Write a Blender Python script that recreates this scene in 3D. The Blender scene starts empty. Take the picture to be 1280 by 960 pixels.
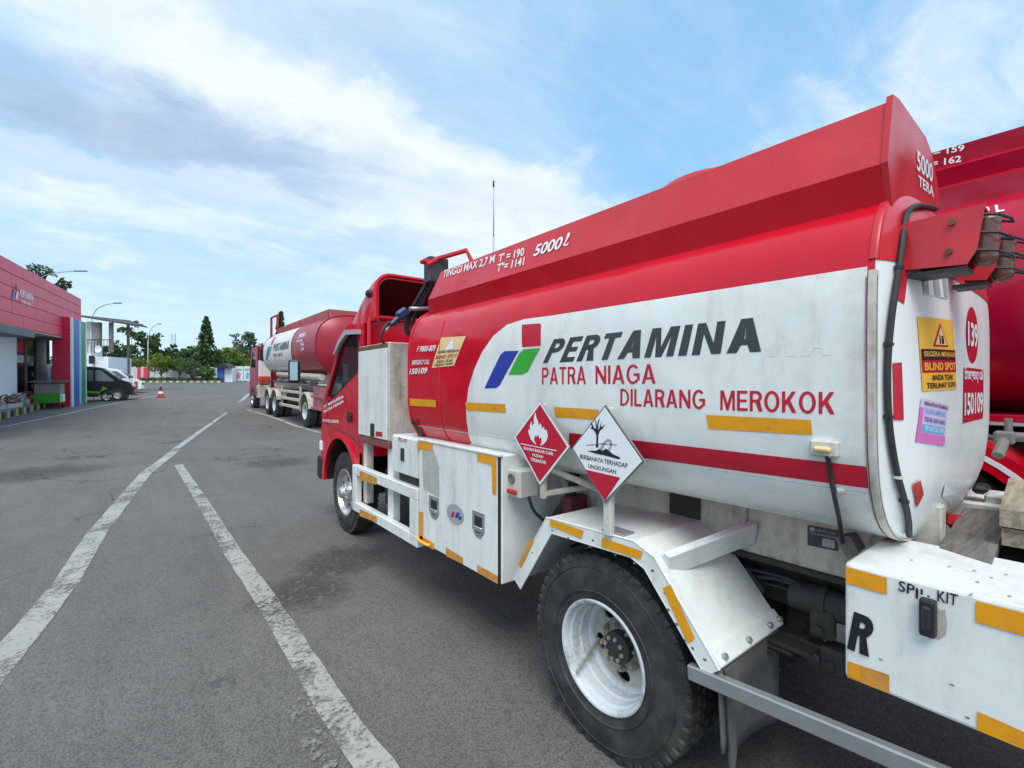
import bpy, bmesh, math, random
from mathutils import Vector, Matrix
from mathutils.geometry import tessellate_polygon
random.seed(7)
sc = bpy.context.scene
COL = sc.collection
PI = math.pi

# ------------------------------------------------------------------ camera
F, SW, SH, YH, CAMH = 590.0, 1280.0, 960.0, 481.0, 1.4
TH = math.atan(460 / F)
S, C = math.sin(TH), math.cos(TH)
cam = bpy.data.cameras.new('camera')
camo = bpy.data.objects.new('camera', cam)
COL.objects.link(camo)
camo.location = (0, 0, CAMH)
camo.rotation_euler = (PI / 2, 0, -TH)
cam.sensor_width = 36
cam.lens = F / SW * 36
cam.shift_y = (YH - 480) / SW
cam.clip_start = 0.05
cam.clip_end = 3000
sc.camera = camo

# ------------------------------------------------------------------ world, sun, exposure
SUN_EL, SUN_AZ = math.radians(58), math.radians(220)   # azimuth from +Y towards +X
world = bpy.data.worlds.new('World')
sc.world = world
world.use_nodes = True


class NB:
    """tiny node builder"""
    def __init__(s, tree):
        s.t = tree

    def n(s, kind, **kw):
        nd = s.t.nodes.new(kind)
        for k, v in kw.items():
            setattr(nd, k, v)
        return nd

    def lk(s, a, b):
        s.t.links.new(a, b)

    def put(s, sock, v):
        if isinstance(v, (int, float)):
            sock.default_value = v
        elif isinstance(v, (tuple, list)):
            sock.default_value = tuple(v) if len(sock.default_value) == len(v) else tuple(v) + (1,)
        elif isinstance(v, Vector):
            sock.default_value = v
        else:
            s.lk(v, sock)

    def m(s, op, a, b=0.0, c=0.0, clamp=False):
        nd = s.n('ShaderNodeMath', operation=op, use_clamp=clamp)
        s.put(nd.inputs[0], a); s.put(nd.inputs[1], b); s.put(nd.inputs[2], c)
        return nd.outputs[0]

    def v(s, op, a, b=(0, 0, 0)):
        nd = s.n('ShaderNodeVectorMath', operation=op)
        s.put(nd.inputs[0], a); s.put(nd.inputs[1], b)
        return nd.outputs['Value'] if op in ('DOT_PRODUCT', 'LENGTH') else nd.outputs[0]

    def ss(s, x, lo, hi):
        nd = s.n('ShaderNodeMapRange', interpolation_type='SMOOTHSTEP')
        s.put(nd.inputs[0], x); s.put(nd.inputs[1], lo); s.put(nd.inputs[2], hi)
        return nd.outputs[0]

    def mix(s, f, a, b):
        nd = s.n('ShaderNodeMix', data_type='RGBA')
        s.put(nd.inputs[0], f); s.put(nd.inputs[6], a); s.put(nd.inputs[7], b)
        return nd.outputs[2]

    def noise(s, vec, scale, detail=4, rough=.55, dist=0.0, dims='3D'):
        nd = s.n('ShaderNodeTexNoise', noise_dimensions=dims)
        if vec is not None:
            s.lk(vec, nd.inputs['Vector'])
        nd.inputs['Scale'].default_value = scale
        nd.inputs['Detail'].default_value = detail
        nd.inputs['Roughness'].default_value = rough
        nd.inputs['Distortion'].default_value = dist
        return nd.outputs[0]


def pxdir(x, y):
    a = x - SW / 2
    return Vector((a * C + F * S, -a * S + F * C, -(y - YH)))


def build_world():
    nb = NB(world.node_tree)
    bg = world.node_tree.nodes['Background']
    sky = nb.n('ShaderNodeTexSky', sky_type='NISHITA', sun_disc=False)
    sky.sun_elevation = SUN_EL
    sky.sun_rotation = SUN_AZ
    sky.air_density, sky.dust_density, sky.ozone_density = 1.0, 1.2, 1.5
    tc = nb.n('ShaderNodeTexCoord')
    d = nb.v('NORMALIZE', tc.outputs['Generated'])
    sep = nb.n('ShaderNodeSeparateXYZ'); nb.lk(d, sep.inputs[0])
    z = nb.m('MAXIMUM', sep.outputs[2], 0.0)
    # cloud layer coordinates: project the view ray on a flat layer overhead
    k = nb.m('DIVIDE', 1.0, nb.m('ADD', z, 0.22))
    px_ = nb.m('MULTIPLY', sep.outputs[0], k); py_ = nb.m('MULTIPLY', sep.outputs[1], k)
    cmb = nb.n('ShaderNodeCombineXYZ')
    nb.lk(px_, cmb.inputs[0]); nb.lk(py_, cmb.inputs[1])
    P = cmb.outputs[0]
    # streaky layer, stretched along the wind
    rot = nb.n('ShaderNodeMapping'); nb.lk(P, rot.inputs[0])
    rot.inputs['Rotation'].default_value = (0, 0, math.radians(62))
    rot.inputs['Scale'].default_value = (0.55, 1.5, 1)
    big = nb.noise(rot.outputs[0], 1.3, 7, .58, .5)
    fine = nb.noise(rot.outputs[0], 4.2, 9, .62, .7)
    puff = nb.noise(P, 3.6, 9, .6, .3)
    n1 = nb.m('ADD', nb.m('MULTIPLY', big, .6), nb.m('MULTIPLY', fine, .4))

    def blob(p, r0, r1, amt=.10):
        dd = nb.v('DOT_PRODUCT', d, pxdir(*p).normalized())
        dd = nb.m('ADD', dd, nb.m('MULTIPLY', nb.m('SUBTRACT', puff, .5), amt))
        return nb.ss(dd, math.cos(r1), math.cos(r0))

    def band(p, q, half, amt=.25, ends=.12):
        a, b = pxdir(*p).normalized(), pxdir(*q).normalized()
        nrm = a.cross(b).normalized()
        mid = (a + b).normalized()
        dist = nb.m('ABSOLUTE', nb.m('ADD', nb.v('DOT_PRODUCT', d, nrm), nb.m('MULTIPLY', nb.m('SUBTRACT', puff, .5), amt)))
        w = nb.m('SUBTRACT', 1.0, nb.ss(dist, half * .25, half))
        ce = math.cos(a.angle(b) / 2)
        along = nb.ss(nb.m('ADD', nb.v('DOT_PRODUCT', d, mid), nb.m('MULTIPLY', nb.m('SUBTRACT', fine, .5), .12)), ce - ends * .5, ce + ends * .5)
        return nb.m('MULTIPLY', w, along)
    bright = nb.m('MAXIMUM', nb.m('MULTIPLY', band((40, 0), (760, 330), .20, .28), .88), nb.m('MULTIPLY', band((1040, 190), (1330, 40), .20, .4), .95))
    bright = nb.m('MAXIMUM', bright, nb.m('MULTIPLY', band((-60, 200), (420, 290), .11, .3), .62))
    dark = nb.m('MAXIMUM', band((-160, 70), (450, 222), .085, .16), nb.m('MULTIPLY', band((530, 240), (600, 250), .05, .15), .55))
    dark = nb.m('MAXIMUM', dark, nb.m('MULTIPLY', band((200, 330), (560, 300), .05, .25), .4))
    dark = nb.m('MAXIMUM', dark, nb.m('MULTIPLY', band((-100, 300), (300, 350), .06, .3), .3))
    dark = nb.m('MAXIMUM', dark, nb.m('MULTIPLY', band((230, -40), (560, 120), .06, .25), .35))
    dark = nb.m('MAXIMUM', dark, nb.m('MULTIPLY', band((-120, 170), (330, 250), .05, .22), .45))
    gap = nb.m('MAXIMUM', blob((960, 120), .05, .50), nb.m('MULTIPLY', blob((640, 30), .02, .36), .5))
    veil = nb.ss(nb.m('SUBTRACT', n1, nb.m('MULTIPLY', gap, .16)), .22, .68)
    veil = nb.m('ADD', nb.m('MULTIPLY', veil, .55), nb.m('MULTIPLY', nb.m('SUBTRACT', 1.0, gap), .26))
    veil = nb.m('MAXIMUM', veil, nb.m('MULTIPLY', bright, .92))
    veil = nb.m('MAXIMUM', veil, nb.m('MULTIPLY', dark, .95))
    low = nb.m('SUBTRACT', 1.0, nb.ss(z, .0, .16))          # milky air close to the skyline
    skyc = nb.mix(.62, sky.outputs[0], (1.25, 2.7, 4.15))
    shade = nb.mix(nb.ss(nb.m('ADD', nb.m('MULTIPLY', nb.m('ADD', nb.m('MULTIPLY', fine, .5), nb.m('MULTIPLY', puff, .5)), .9), nb.m('MULTIPLY', bright, .45)), .36, .78), (2.85, 3.6, 4.15), (4.1, 4.32, 4.36))
    shade = nb.mix(nb.m('MULTIPLY', dark, nb.m('ADD', .55, nb.m('MULTIPLY', puff, .7), clamp=True)), shade, (1.4, 2.03, 3.0))
    c = nb.mix(nb.m('MULTIPLY', low, .5), skyc, (2.75, 3.55, 4.15))
    c = nb.mix(veil, c, shade)
    nb.lk(c, bg.inputs['Color'])
    bg.inputs['Strength'].default_value = 0.15


build_world()
sun = bpy.data.lights.new('sun', 'SUN')
sun.energy = 1.7
sun.angle = math.radians(35)
sun.color = (1, .96, .9)
suno = bpy.data.objects.new('sun', sun)
COL.objects.link(suno)
sv = Vector((math.sin(SUN_AZ) * math.cos(SUN_EL), math.cos(SUN_AZ) * math.cos(SUN_EL), math.sin(SUN_EL)))
suno.rotation_euler = sv.to_track_quat('Z', 'Y').to_euler()
suno.location = sv * 40
sc.view_settings.view_transform = 'Standard'
sc.view_settings.look = 'None'
sc.view_settings.exposure = 0.74
sc.view_settings.gamma = 1
sc.view_settings.use_curve_mapping = False


# ------------------------------------------------------------------ helpers: geometry from the survey of the place
def atX(x, y, X):
    r = pxdir(x, y); t = X / r.x
    return Vector((X, r.y * t, CAMH + r.z * t))


def atY(x, y, Y):
    r = pxdir(x, y); t = Y / r.y
    return Vector((r.x * t, Y, CAMH + r.z * t))


def atZ(x, y, Z):
    r = pxdir(x, y); t = (Z - CAMH) / r.z
    return Vector((r.x * t, r.y * t, Z))


def atD(x, y, d):
    r = pxdir(x, y); t = d / F
    return Vector((r.x * t, r.y * t, CAMH + r.z * t))


D0, SL, D1 = 16.0, .04, 62.0


def gz_d(d):
    return 0 if d < D0 else SL * (min(d, D1) - D0)


def gz(x, y):
    return gz_d(x * S + y * C)


def gnd(x, y, dz=0):
    k = (y - YH) / F
    d = (CAMH - dz + SL * D0) / (k + SL)
    if d < D0:
        d = (CAMH - dz) / k
    return atD(x, y, d)


# ------------------------------------------------------------------ materials
def mat(name):
    m_ = bpy.data.materials.new(name)
    m_.use_nodes = True
    return m_, NB(m_.node_tree), m_.node_tree.nodes['Principled BSDF']


def paint(name, col, rough=.4, var=.12, scale=6, dirt=0.0, dirtcol=(.11, .09, .06), metal=0, bump=.02, coat=0.0, streak=False, dscale=2.2, spec=.5, dent=0.0):
    m_, nb, p = mat(name)
    tc = nb.n('ShaderNodeTexCoord')
    v = tc.outputs['Object']
    n = nb.noise(v, scale, 5, .6)
    lo = tuple(c * (1 - var) for c in col); hi = tuple(min(1, c * (1 + var)) for c in col)
    c = nb.mix(n, lo, hi)
    if dirt:
        vv = v
        if streak:
            mp = nb.n('ShaderNodeMapping'); nb.lk(v, mp.inputs[0]); mp.inputs['Scale'].default_value = (2.2, 2.2, .35); vv = mp.outputs[0]
        d1 = nb.noise(vv, dscale, 8, .68, .4)
        d2 = nb.noise(v, dscale * 9, 6, .7)
        f = nb.m('MULTIPLY', nb.ss(nb.m('ADD', nb.m('MULTIPLY', d1, .75), nb.m('MULTIPLY', d2, .3)), .47, .78), dirt, clamp=True)
        c = nb.mix(f, c, dirtcol)
        nb.lk(nb.m('ADD', rough, nb.m('MULTIPLY', f, .3), clamp=True), p.inputs['Roughness'])
    else:
        p.inputs['Roughness'].default_value = rough
    nb.lk(c, p.inputs['Base Color'])
    p.inputs['Metallic'].default_value = metal
    p.inputs['Coat Weight'].default_value = coat
    p.inputs['Specular IOR Level'].default_value = spec
    if bump:
        b = nb.n('ShaderNodeBump'); b.inputs['Strength'].default_value = bump * 4; b.inputs['Distance'].default_value = .01
        nb.lk(nb.noise(v, scale * 1.7, 5, .6), b.inputs['Height']); nb.lk(b.outputs[0], p.inputs['Normal'])
        if dent:
            b2 = nb.n('ShaderNodeBump'); b2.inputs['Strength'].default_value = 1; b2.inputs['Distance'].default_value = dent
            nb.lk(nb.noise(v, 1.9, 2, .5, .3), b2.inputs['Height']); nb.lk(b2.outputs[0], b.inputs['Normal'])
    return m_


RED = paint('red_paint', (.58, .003, .018), .19, .12, 3, .10, (.34, .05, .05), bump=.008, dscale=3, dent=.035)
RED_SKY = paint('sky_sheen_red_paint', (.58, .024, .036), .30, .14, 5, .25, (.40, .10, .10), bump=.015, dscale=3, streak=True, dent=.05)  # truck red made pinker: sky sheen of the upper parts put into the colour
RED_GLOSS = paint('glossy_red_paint', (.44, .004, .034), .20, .10, 2, .12, (.2, .03, .04), bump=.01, dent=.04)
RED_DECAL = paint('red_vinyl', (.52, .008, .032), .35, .1, 8, .1, (.2, .06, .05), bump=0)
WHITE = paint('white_paint', (.76, .79, .77), .34, .05, 4, .62, (.36, .32, .25), bump=.012, streak=True, dscale=3.4, dent=.02)
WHITE_TANK = paint('white_tank_paint', (.78, .81, .79), .24, .05, 3, .62, (.40, .37, .31), bump=.012, streak=True, dscale=2.1, dent=.03)
WHITE_CLEAN = paint('clean_white', (.80, .83, .84), .4, .03, 4, .1, (.5, .5, .5), bump=0)
WHITE_OLD = paint('weathered_white', (.60, .59, .53), .55, .14, 6, .9, (.17, .14, .10), bump=.03, streak=True, dscale=2.5)
FRAME = paint('dirty_frame_paint', (.58, .56, .48), .6, .2, 5, .9, (.13, .11, .08), bump=.04, streak=True, dscale=3)
CHASSIS = paint('grimy_chassis', (.035, .033, .03), .75, .4, 9, .5, (.10, .085, .06), bump=.08)
STEEL = paint('galvanised_steel', (.38, .40, .41), .42, .15, 9, .3, (.16, .14, .11), metal=.6, bump=.02)
CHROME = paint('bright_wheel_metal', (.62, .63, .63), .28, .15, 9, .45, (.12, .10, .08), metal=.85, bump=.02, dscale=8)
RIMW = paint('wheel_paint', (.58, .63, .66), .42, .08, 8, .95, (.13, .10, .07), bump=.03, dscale=7)
HUBM = paint('greasy_hub', (.30, .27, .22), .55, .35, 14, .8, (.06, .05, .035), bump=.06, dscale=7)
RUST = paint('rusty_edge', (.16, .09, .05), .8, .4, 12, .5, (.05, .03, .02), bump=.06)
BLACK = paint('black_plastic', (.018, .018, .02), .45, .3, 10, .3, (.08, .075, .07), bump=.02)
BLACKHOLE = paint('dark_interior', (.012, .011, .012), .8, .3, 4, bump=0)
INK = paint('grey_black_vinyl', (.038, .043, .052), .4, .08, 8, .15, (.18, .18, .18), bump=0)
INK2 = paint('black_vinyl', (.012, .013, .02), .4, .1, 8, bump=0)
BLUE = paint('blue_vinyl', (.018, .045, .36), .35, .08, 8, .08, (.1, .1, .2), bump=0)
GREEN = paint('green_vinyl', (.035, .40, .035), .35, .08, 8, .08, (.1, .2, .1), bump=0)
ORANGE = paint('amber_reflective', (.78, .33, .006), .35, .12, 14, .4, (.30, .13, .03), bump=.03, dscale=6)
ORANGE_W = paint('worn_amber_reflective', (.62, .28, .04), .5, .3, 20, .9, (.20, .12, .06), bump=.05, dscale=10)
YELLOW = paint('yellow_sticker', (.85, .46, .05), .45, .08, 8, .2, (.5, .35, .2), bump=0)
PALEY = paint('pale_yellow_sticker', (.80, .58, .28), .45, .1, 8, .25, (.5, .4, .3), bump=0)
PINK = paint('pink_sticker', (.66, .16, .46), .45, .1, 8, .15, bump=0)
LILAC = paint('lilac_sticker', (.62, .50, .72), .45, .1, 8, .15, bump=0)
SKYB = paint('light_blue_print', (.12, .40, .72), .45, .1, 8, bump=0)
GREYST = paint('grey_sticker', (.36, .36, .37), .5, .15, 12, .4, (.2, .2, .2), bump=0)
SCUFF = paint('scraped_sticker_residue', (.42, .41, .37), .7, .25, 20, .8, (.62, .61, .55), bump=.03, dscale=7)
RUBBER = paint('hose_rubber', (.02, .02, .021), .55, .3, 12, .3, (.09, .085, .08), bump=.03)
LENS = paint('dusty_lamp_lens', (.16, .06, .045), .25, .3, 14, .6, (.22, .14, .10), bump=.03, coat=.3)
REDLAMP = paint('red_lamp_lens', (.52, .02, .03), .25, .2, 9, .2, bump=.02, coat=.3)
NAVY = paint('navy_nozzle', (.012, .035, .10), .4, .2, 9, bump=.02)
GREYBOX = paint('grey_box_lid', (.16, .15, .14), .7, .25, 9, .6, (.25, .22, .18), bump=.05)


def tyre_mat():
    m_, nb, p = mat('tyre_rubber')
    tc = nb.n('ShaderNodeTexCoord'); v = tc.outputs['Object']
    n = nb.noise(v, 9, 6, .65); n2 = nb.noise(v, 60, 3, .6)
    c = nb.mix(nb.ss(n, .35, .75), (.022, .022, .022), (.066, .063, .059))
    nb.lk(c, p.inputs['Base Color']); p.inputs['Roughness'].default_value = .72
    b = nb.n('ShaderNodeBump'); b.inputs['Strength'].default_value = .2; b.inputs['Distance'].default_value = .005
    nb.lk(n2, b.inputs['Height']); nb.lk(b.outputs[0], p.inputs['Normal'])
    return m_


TYRE = tyre_mat()


def wood_mat(name, c0, c1):
    m_, nb, p = mat(name)
    tc = nb.n('ShaderNodeTexCoord')
    mp = nb.n('ShaderNodeMapping'); nb.lk(tc.outputs['Object'], mp.inputs[0]); mp.inputs['Scale'].default_value = (2, 26, 26)
    n = nb.noise(mp.outputs[0], 2.5, 7, .65, .8)
    n2 = nb.noise(tc.outputs['Object'], 5, 6, .7)
    c = nb.mix(nb.ss(n, .3, .7), c0, c1)
    c = nb.mix(nb.m('MULTIPLY', nb.ss(n2, .5, .8), .6), c, tuple(x * .35 for x in c0))
    nb.lk(c, p.inputs['Base Color']); p.inputs['Roughness'].default_value = .85
    b = nb.n('ShaderNodeBump'); b.inputs['Strength'].default_value = .35; b.inputs['Distance'].default_value = .01
    nb.lk(n, b.inputs['Height']); nb.lk(b.outputs[0], p.inputs['Normal'])
    return m_


WOOD_GREY = wood_mat('grey_weathered_wood', (.10, .09, .08), (.21, .19, .17))
WOOD_BROWN = wood_mat('brown_weathered_wood', (.20, .16, .11), (.40, .34, .26))


def glass_mat(name, tint=(.55, .68, .70), clear=.55):
    m_, nb, p = mat(name)
    out = m_.node_tree.nodes['Material Output']
    tr = nb.n('ShaderNodeBsdfTransparent'); tr.inputs[0].default_value = tint + (1,)
    p.inputs['Base Color'].default_value = (.02, .03, .035, 1); p.inputs['Roughness'].default_value = .04
    p.inputs['Specular IOR Level'].default_value = .9
    mx = nb.n('ShaderNodeMixShader'); mx.inputs[0].default_value = clear
    nb.lk(p.outputs[0], mx.inputs[1]); nb.lk(tr.outputs[0], mx.inputs[2]); nb.lk(mx.outputs[0], out.inputs[0])
    return m_


GLASS = glass_mat('cab_glass', (.72, .80, .80), .72)
GLASS_D = glass_mat('dark_glass', (.2, .22, .25), .3)


PATCH = [(gnd(380, 738), .12, .42), (gnd(420, 700), .10, .45), (gnd(345, 578), .2, .8), (gnd(40, 592), .3, 1.1)]


def asphalt_mat():
    m_, nb, p = mat('worn_asphalt')
    tc = nb.n('ShaderNodeTexCoord'); v = tc.outputs['Object']
    mp = nb.n('ShaderNodeMapping'); nb.lk(v, mp.inputs[0]); mp.inputs['Rotation'].default_value = (0, 0, -.45); mp.inputs['Scale'].default_value = (1, .28, 1)
    big = nb.noise(v, .22, 6, .6, .6)
    streak = nb.noise(mp.outputs[0], 1.3, 7, .65, .5)
    mid = nb.noise(v, 2.4, 8, .7)
    agg = nb.noise(v, 95, 3, .7)
    vo = nb.n('ShaderNodeTexVoronoi'); nb.lk(v, vo.inputs['Vector']); vo.inputs['Scale'].default_value = 130
    fac = nb.m('ADD', nb.m('MULTIPLY', big, .40), nb.m('ADD', nb.m('MULTIPLY', streak, .35), nb.m('MULTIPLY', mid, .25)))
    c = nb.mix(nb.ss(fac, .32, .68), (.128, .122, .113), (.212, .203, .190))
    # oil and tyre stains
    st = nb.ss(nb.noise(v, .8, 6, .7, .8), .60, .74)
    c = nb.mix(nb.m('MULTIPLY', st, .45), c, (.035, .034, .034))
    # crumbling dark patches of broken surface
    pt = nb.m('MULTIPLY', nb.ss(nb.noise(v, .55, 3, .5), .60, .68), nb.ss(nb.noise(v, 7, 6, .75), .48, .60))
    c = nb.mix(nb.m('MULTIPLY', pt, .6), c, (.028, .027, .026))
    c = nb.mix(nb.m('MULTIPLY', nb.ss(agg, .50, .72), .6), c, (.235, .225, .215))
    grit = nb.ss(nb.noise(v, 34, 4, .75), .50, .66)
    c = nb.mix(nb.m('MULTIPLY', grit, .38), c, (.048, .046, .043))
    trk = nb.n('ShaderNodeMapping'); nb.lk(v, trk.inputs[0]); trk.inputs['Rotation'].default_value = (0, 0, .10); trk.inputs['Scale'].default_value = (1, .05, 1)
    tr_ = nb.ss(nb.noise(trk.outputs[0], 5.5, 5, .7), .50, .70)
    c = nb.mix(nb.m('MULTIPLY', nb.m('MULTIPLY', tr_, nb.ss(mid, .35, .6)), .30), c, (.060, .057, .054))
    c = nb.mix(nb.m('MULTIPLY', nb.ss(vo.outputs[0], .40, .70), .5), c, (.045, .045, .045))
    # broken, darker patches where the surface has crumbled
    for cxy, r0, r1 in PATCH:
        dv = nb.v('SUBTRACT', v, (cxy.x, cxy.y, 0))
        dist = nb.m('ADD', nb.v('LENGTH', dv), nb.m('MULTIPLY', nb.m('SUBTRACT', nb.noise(v, 3.2, 8, .75), .5), r1 * 1.6))
        f = nb.m('MULTIPLY', nb.m('SUBTRACT', 1.0, nb.ss(dist, r0, r1)), nb.ss(nb.noise(v, 16, 6, .75), .40, .58))
        c = nb.mix(nb.m('MULTIPLY', f, .48), c, (.045, .043, .040))
        pt = nb.m('MAXIMUM', pt, f)
    # scattered pits and scuffs
    pits = nb.m('MULTIPLY', nb.ss(nb.noise(v, 13, 5, .7), .60, .68), nb.ss(nb.noise(v, 1.1, 4, .6), .42, .6))
    c = nb.mix(nb.m('MULTIPLY', pits, .5), c, (.045, .043, .041))
    # hairline cracks
    vc = nb.n('ShaderNodeTexVoronoi', feature='DISTANCE_TO_EDGE')
    wv = nb.v('ADD', v, nb.v('SCALE', nb.n('ShaderNodeTexNoise').outputs['Color'], (0, 0, 0)))
    nz = nb.n('ShaderNodeTexNoise'); nb.lk(v, nz.inputs['Vector']); nz.inputs['Scale'].default_value = 1.4; nz.inputs['Detail'].default_value = 5
    nb.lk(nb.v('ADD', v, nb.v('MULTIPLY', nz.outputs['Color'], (.8, .8, .8))), vc.inputs['Vector']); vc.inputs['Scale'].default_value = .32
    crack = nb.m('MULTIPLY', nb.m('SUBTRACT', 1.0, nb.ss(vc.outputs[0], .0015, .006)), nb.ss(nb.noise(v, .5, 3), .46, .58))
    c = nb.mix(nb.m('MULTIPLY', crack, .7), c, (.03, .03, .03))
    nb.lk(c, p.inputs['Base Color'])
    nb.lk(nb.m('ADD', .74, nb.m('MULTIPLY', agg, .2)), p.inputs['Roughness'])
    p.inputs['Specular IOR Level'].default_value = .35
    h = nb.m('ADD', nb.m('MULTIPLY', agg, .5), nb.m('ADD', nb.m('MULTIPLY', mid, 1.2), nb.m('MULTIPLY', crack, -1.2)))
    h = nb.m('ADD', h, nb.m('MULTIPLY', pt, -1.5))
    b = nb.n('ShaderNodeBump'); b.inputs['Strength'].default_value = .8; b.inputs['Distance'].default_value = .012
    nb.lk(h, b.inputs['Height']); nb.lk(b.outputs[0], p.inputs['Normal'])
    return m_


ASPHALT = asphalt_mat()


def roadpaint_mat(name, lo, hi, col=(.55, .54, .50)):
    m_, nb, p = mat(name)
    out = m_.node_tree.nodes['Material Output']
    tc = nb.n('ShaderNodeTexCoord'); v = tc.outputs['Object']
    a = nb.noise(v, 3.2, 9, .72, .6); b_ = nb.noise(v, 38, 5, .7)
    e_ = nb.noise(v, .7, 3, .5)
    w = nb.ss(nb.m('ADD', nb.m('ADD', nb.m('MULTIPLY', a, .5), nb.m('MULTIPLY', b_, .42)), nb.m('MULTIPLY', nb.m('SUBTRACT', e_, .36), .28)), lo, hi)
    c = nb.mix(nb.noise(v, 2.0, 6, .7), tuple(x * .55 for x in col), col)
    nb.lk(c, p.inputs['Base Color']); p.inputs['Roughness'].default_value = .75
    bp = nb.n('ShaderNodeBump'); bp.inputs['Strength'].default_value = .4; bp.inputs['Distance'].default_value = .01
    nb.lk(b_, bp.inputs['Height']); nb.lk(bp.outputs[0], p.inputs['Normal'])
    tr = nb.n('ShaderNodeBsdfTransparent')
    mx = nb.n('ShaderNodeMixShader'); nb.lk(w, mx.inputs[0]); nb.lk(tr.outputs[0], mx.inputs[1]); nb.lk(p.outputs[0], mx.inputs[2])
    nb.lk(mx.outputs[0], out.inputs[0])
    return m_


LINE = roadpaint_mat('worn_road_paint', .39, .53, (.47, .46, .43))
LINE_FAR = roadpaint_mat('thin_road_paint', .34, .52, (.5, .5, .49))
SPLASH = roadpaint_mat('splashed_paint', .50, .56, (.6, .6, .57))


def leaf_mat(name, c0, c1, c2):
    m_, nb, p = mat(name)
    out = m_.node_tree.nodes['Material Output']
    geo = nb.n('ShaderNodeNewGeometry')
    n = nb.noise(geo.outputs['Position'], .55, 4, .6)
    c = nb.mix(geo.outputs['Random Per Island'], c0, c1)
    c = nb.mix(nb.ss(n, .45, .7), c, c2)
    nb.lk(c, p.inputs['Base Color']); p.inputs['Roughness'].default_value = .6
    tl = nb.n('ShaderNodeBsdfTranslucent'); nb.lk(c, tl.inputs[0])
    mx = nb.n('ShaderNodeMixShader'); mx.inputs[0].default_value = .4
    nb.lk(p.outputs[0], mx.inputs[1]); nb.lk(tl.outputs[0], mx.inputs[2]); nb.lk(mx.outputs[0], out.inputs[0])
    return m_


LEAF_D = leaf_mat('dark_leaves', (.034, .080, .026), (.088, .165, .050), (.060, .125, .042))
LEAF_M = leaf_mat('green_leaves', (.060, .135, .032), (.14, .25, .055), (.10, .20, .045))
LEAF_Y = leaf_mat('yellow_green_leaves', (.12, .19, .024), (.26, .30, .045), (.18, .25, .036))
LEAF_P = leaf_mat('grey_green_leaves', (.05, .09, .04), (.12, .17, .08), (.09, .14, .06))
BARK = paint('bark', (.11, .085, .06), .9, .3, 9, bump=.1)


# ------------------------------------------------------------------ object helpers
ORIGIN = {}


def thing(name, label, cat, loc=(0, 0, 0), rot=(0, 0, 0), group=None, local=False):
    o = bpy.data.objects.new(name, None)
    COL.objects.link(o)
    o.empty_display_size = .2
    o.location = loc; o.rotation_euler = rot
    o['label'] = label; o['category'] = cat
    if group:
        o['group'] = group
    ORIGIN[o.name] = Vector((0, 0, 0)) if local else Vector(loc)
    return o


def tag(o, label, cat, group=None):
    o['label'] = label; o['category'] = cat
    if group:
        o['group'] = group
    return o


def copy_tree(o, parent=None):
    c = o.copy(); COL.objects.link(c)
    if parent:
        c.parent = parent
    for ch in list(o.children):
        copy_tree(ch, c)
    return c


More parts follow.
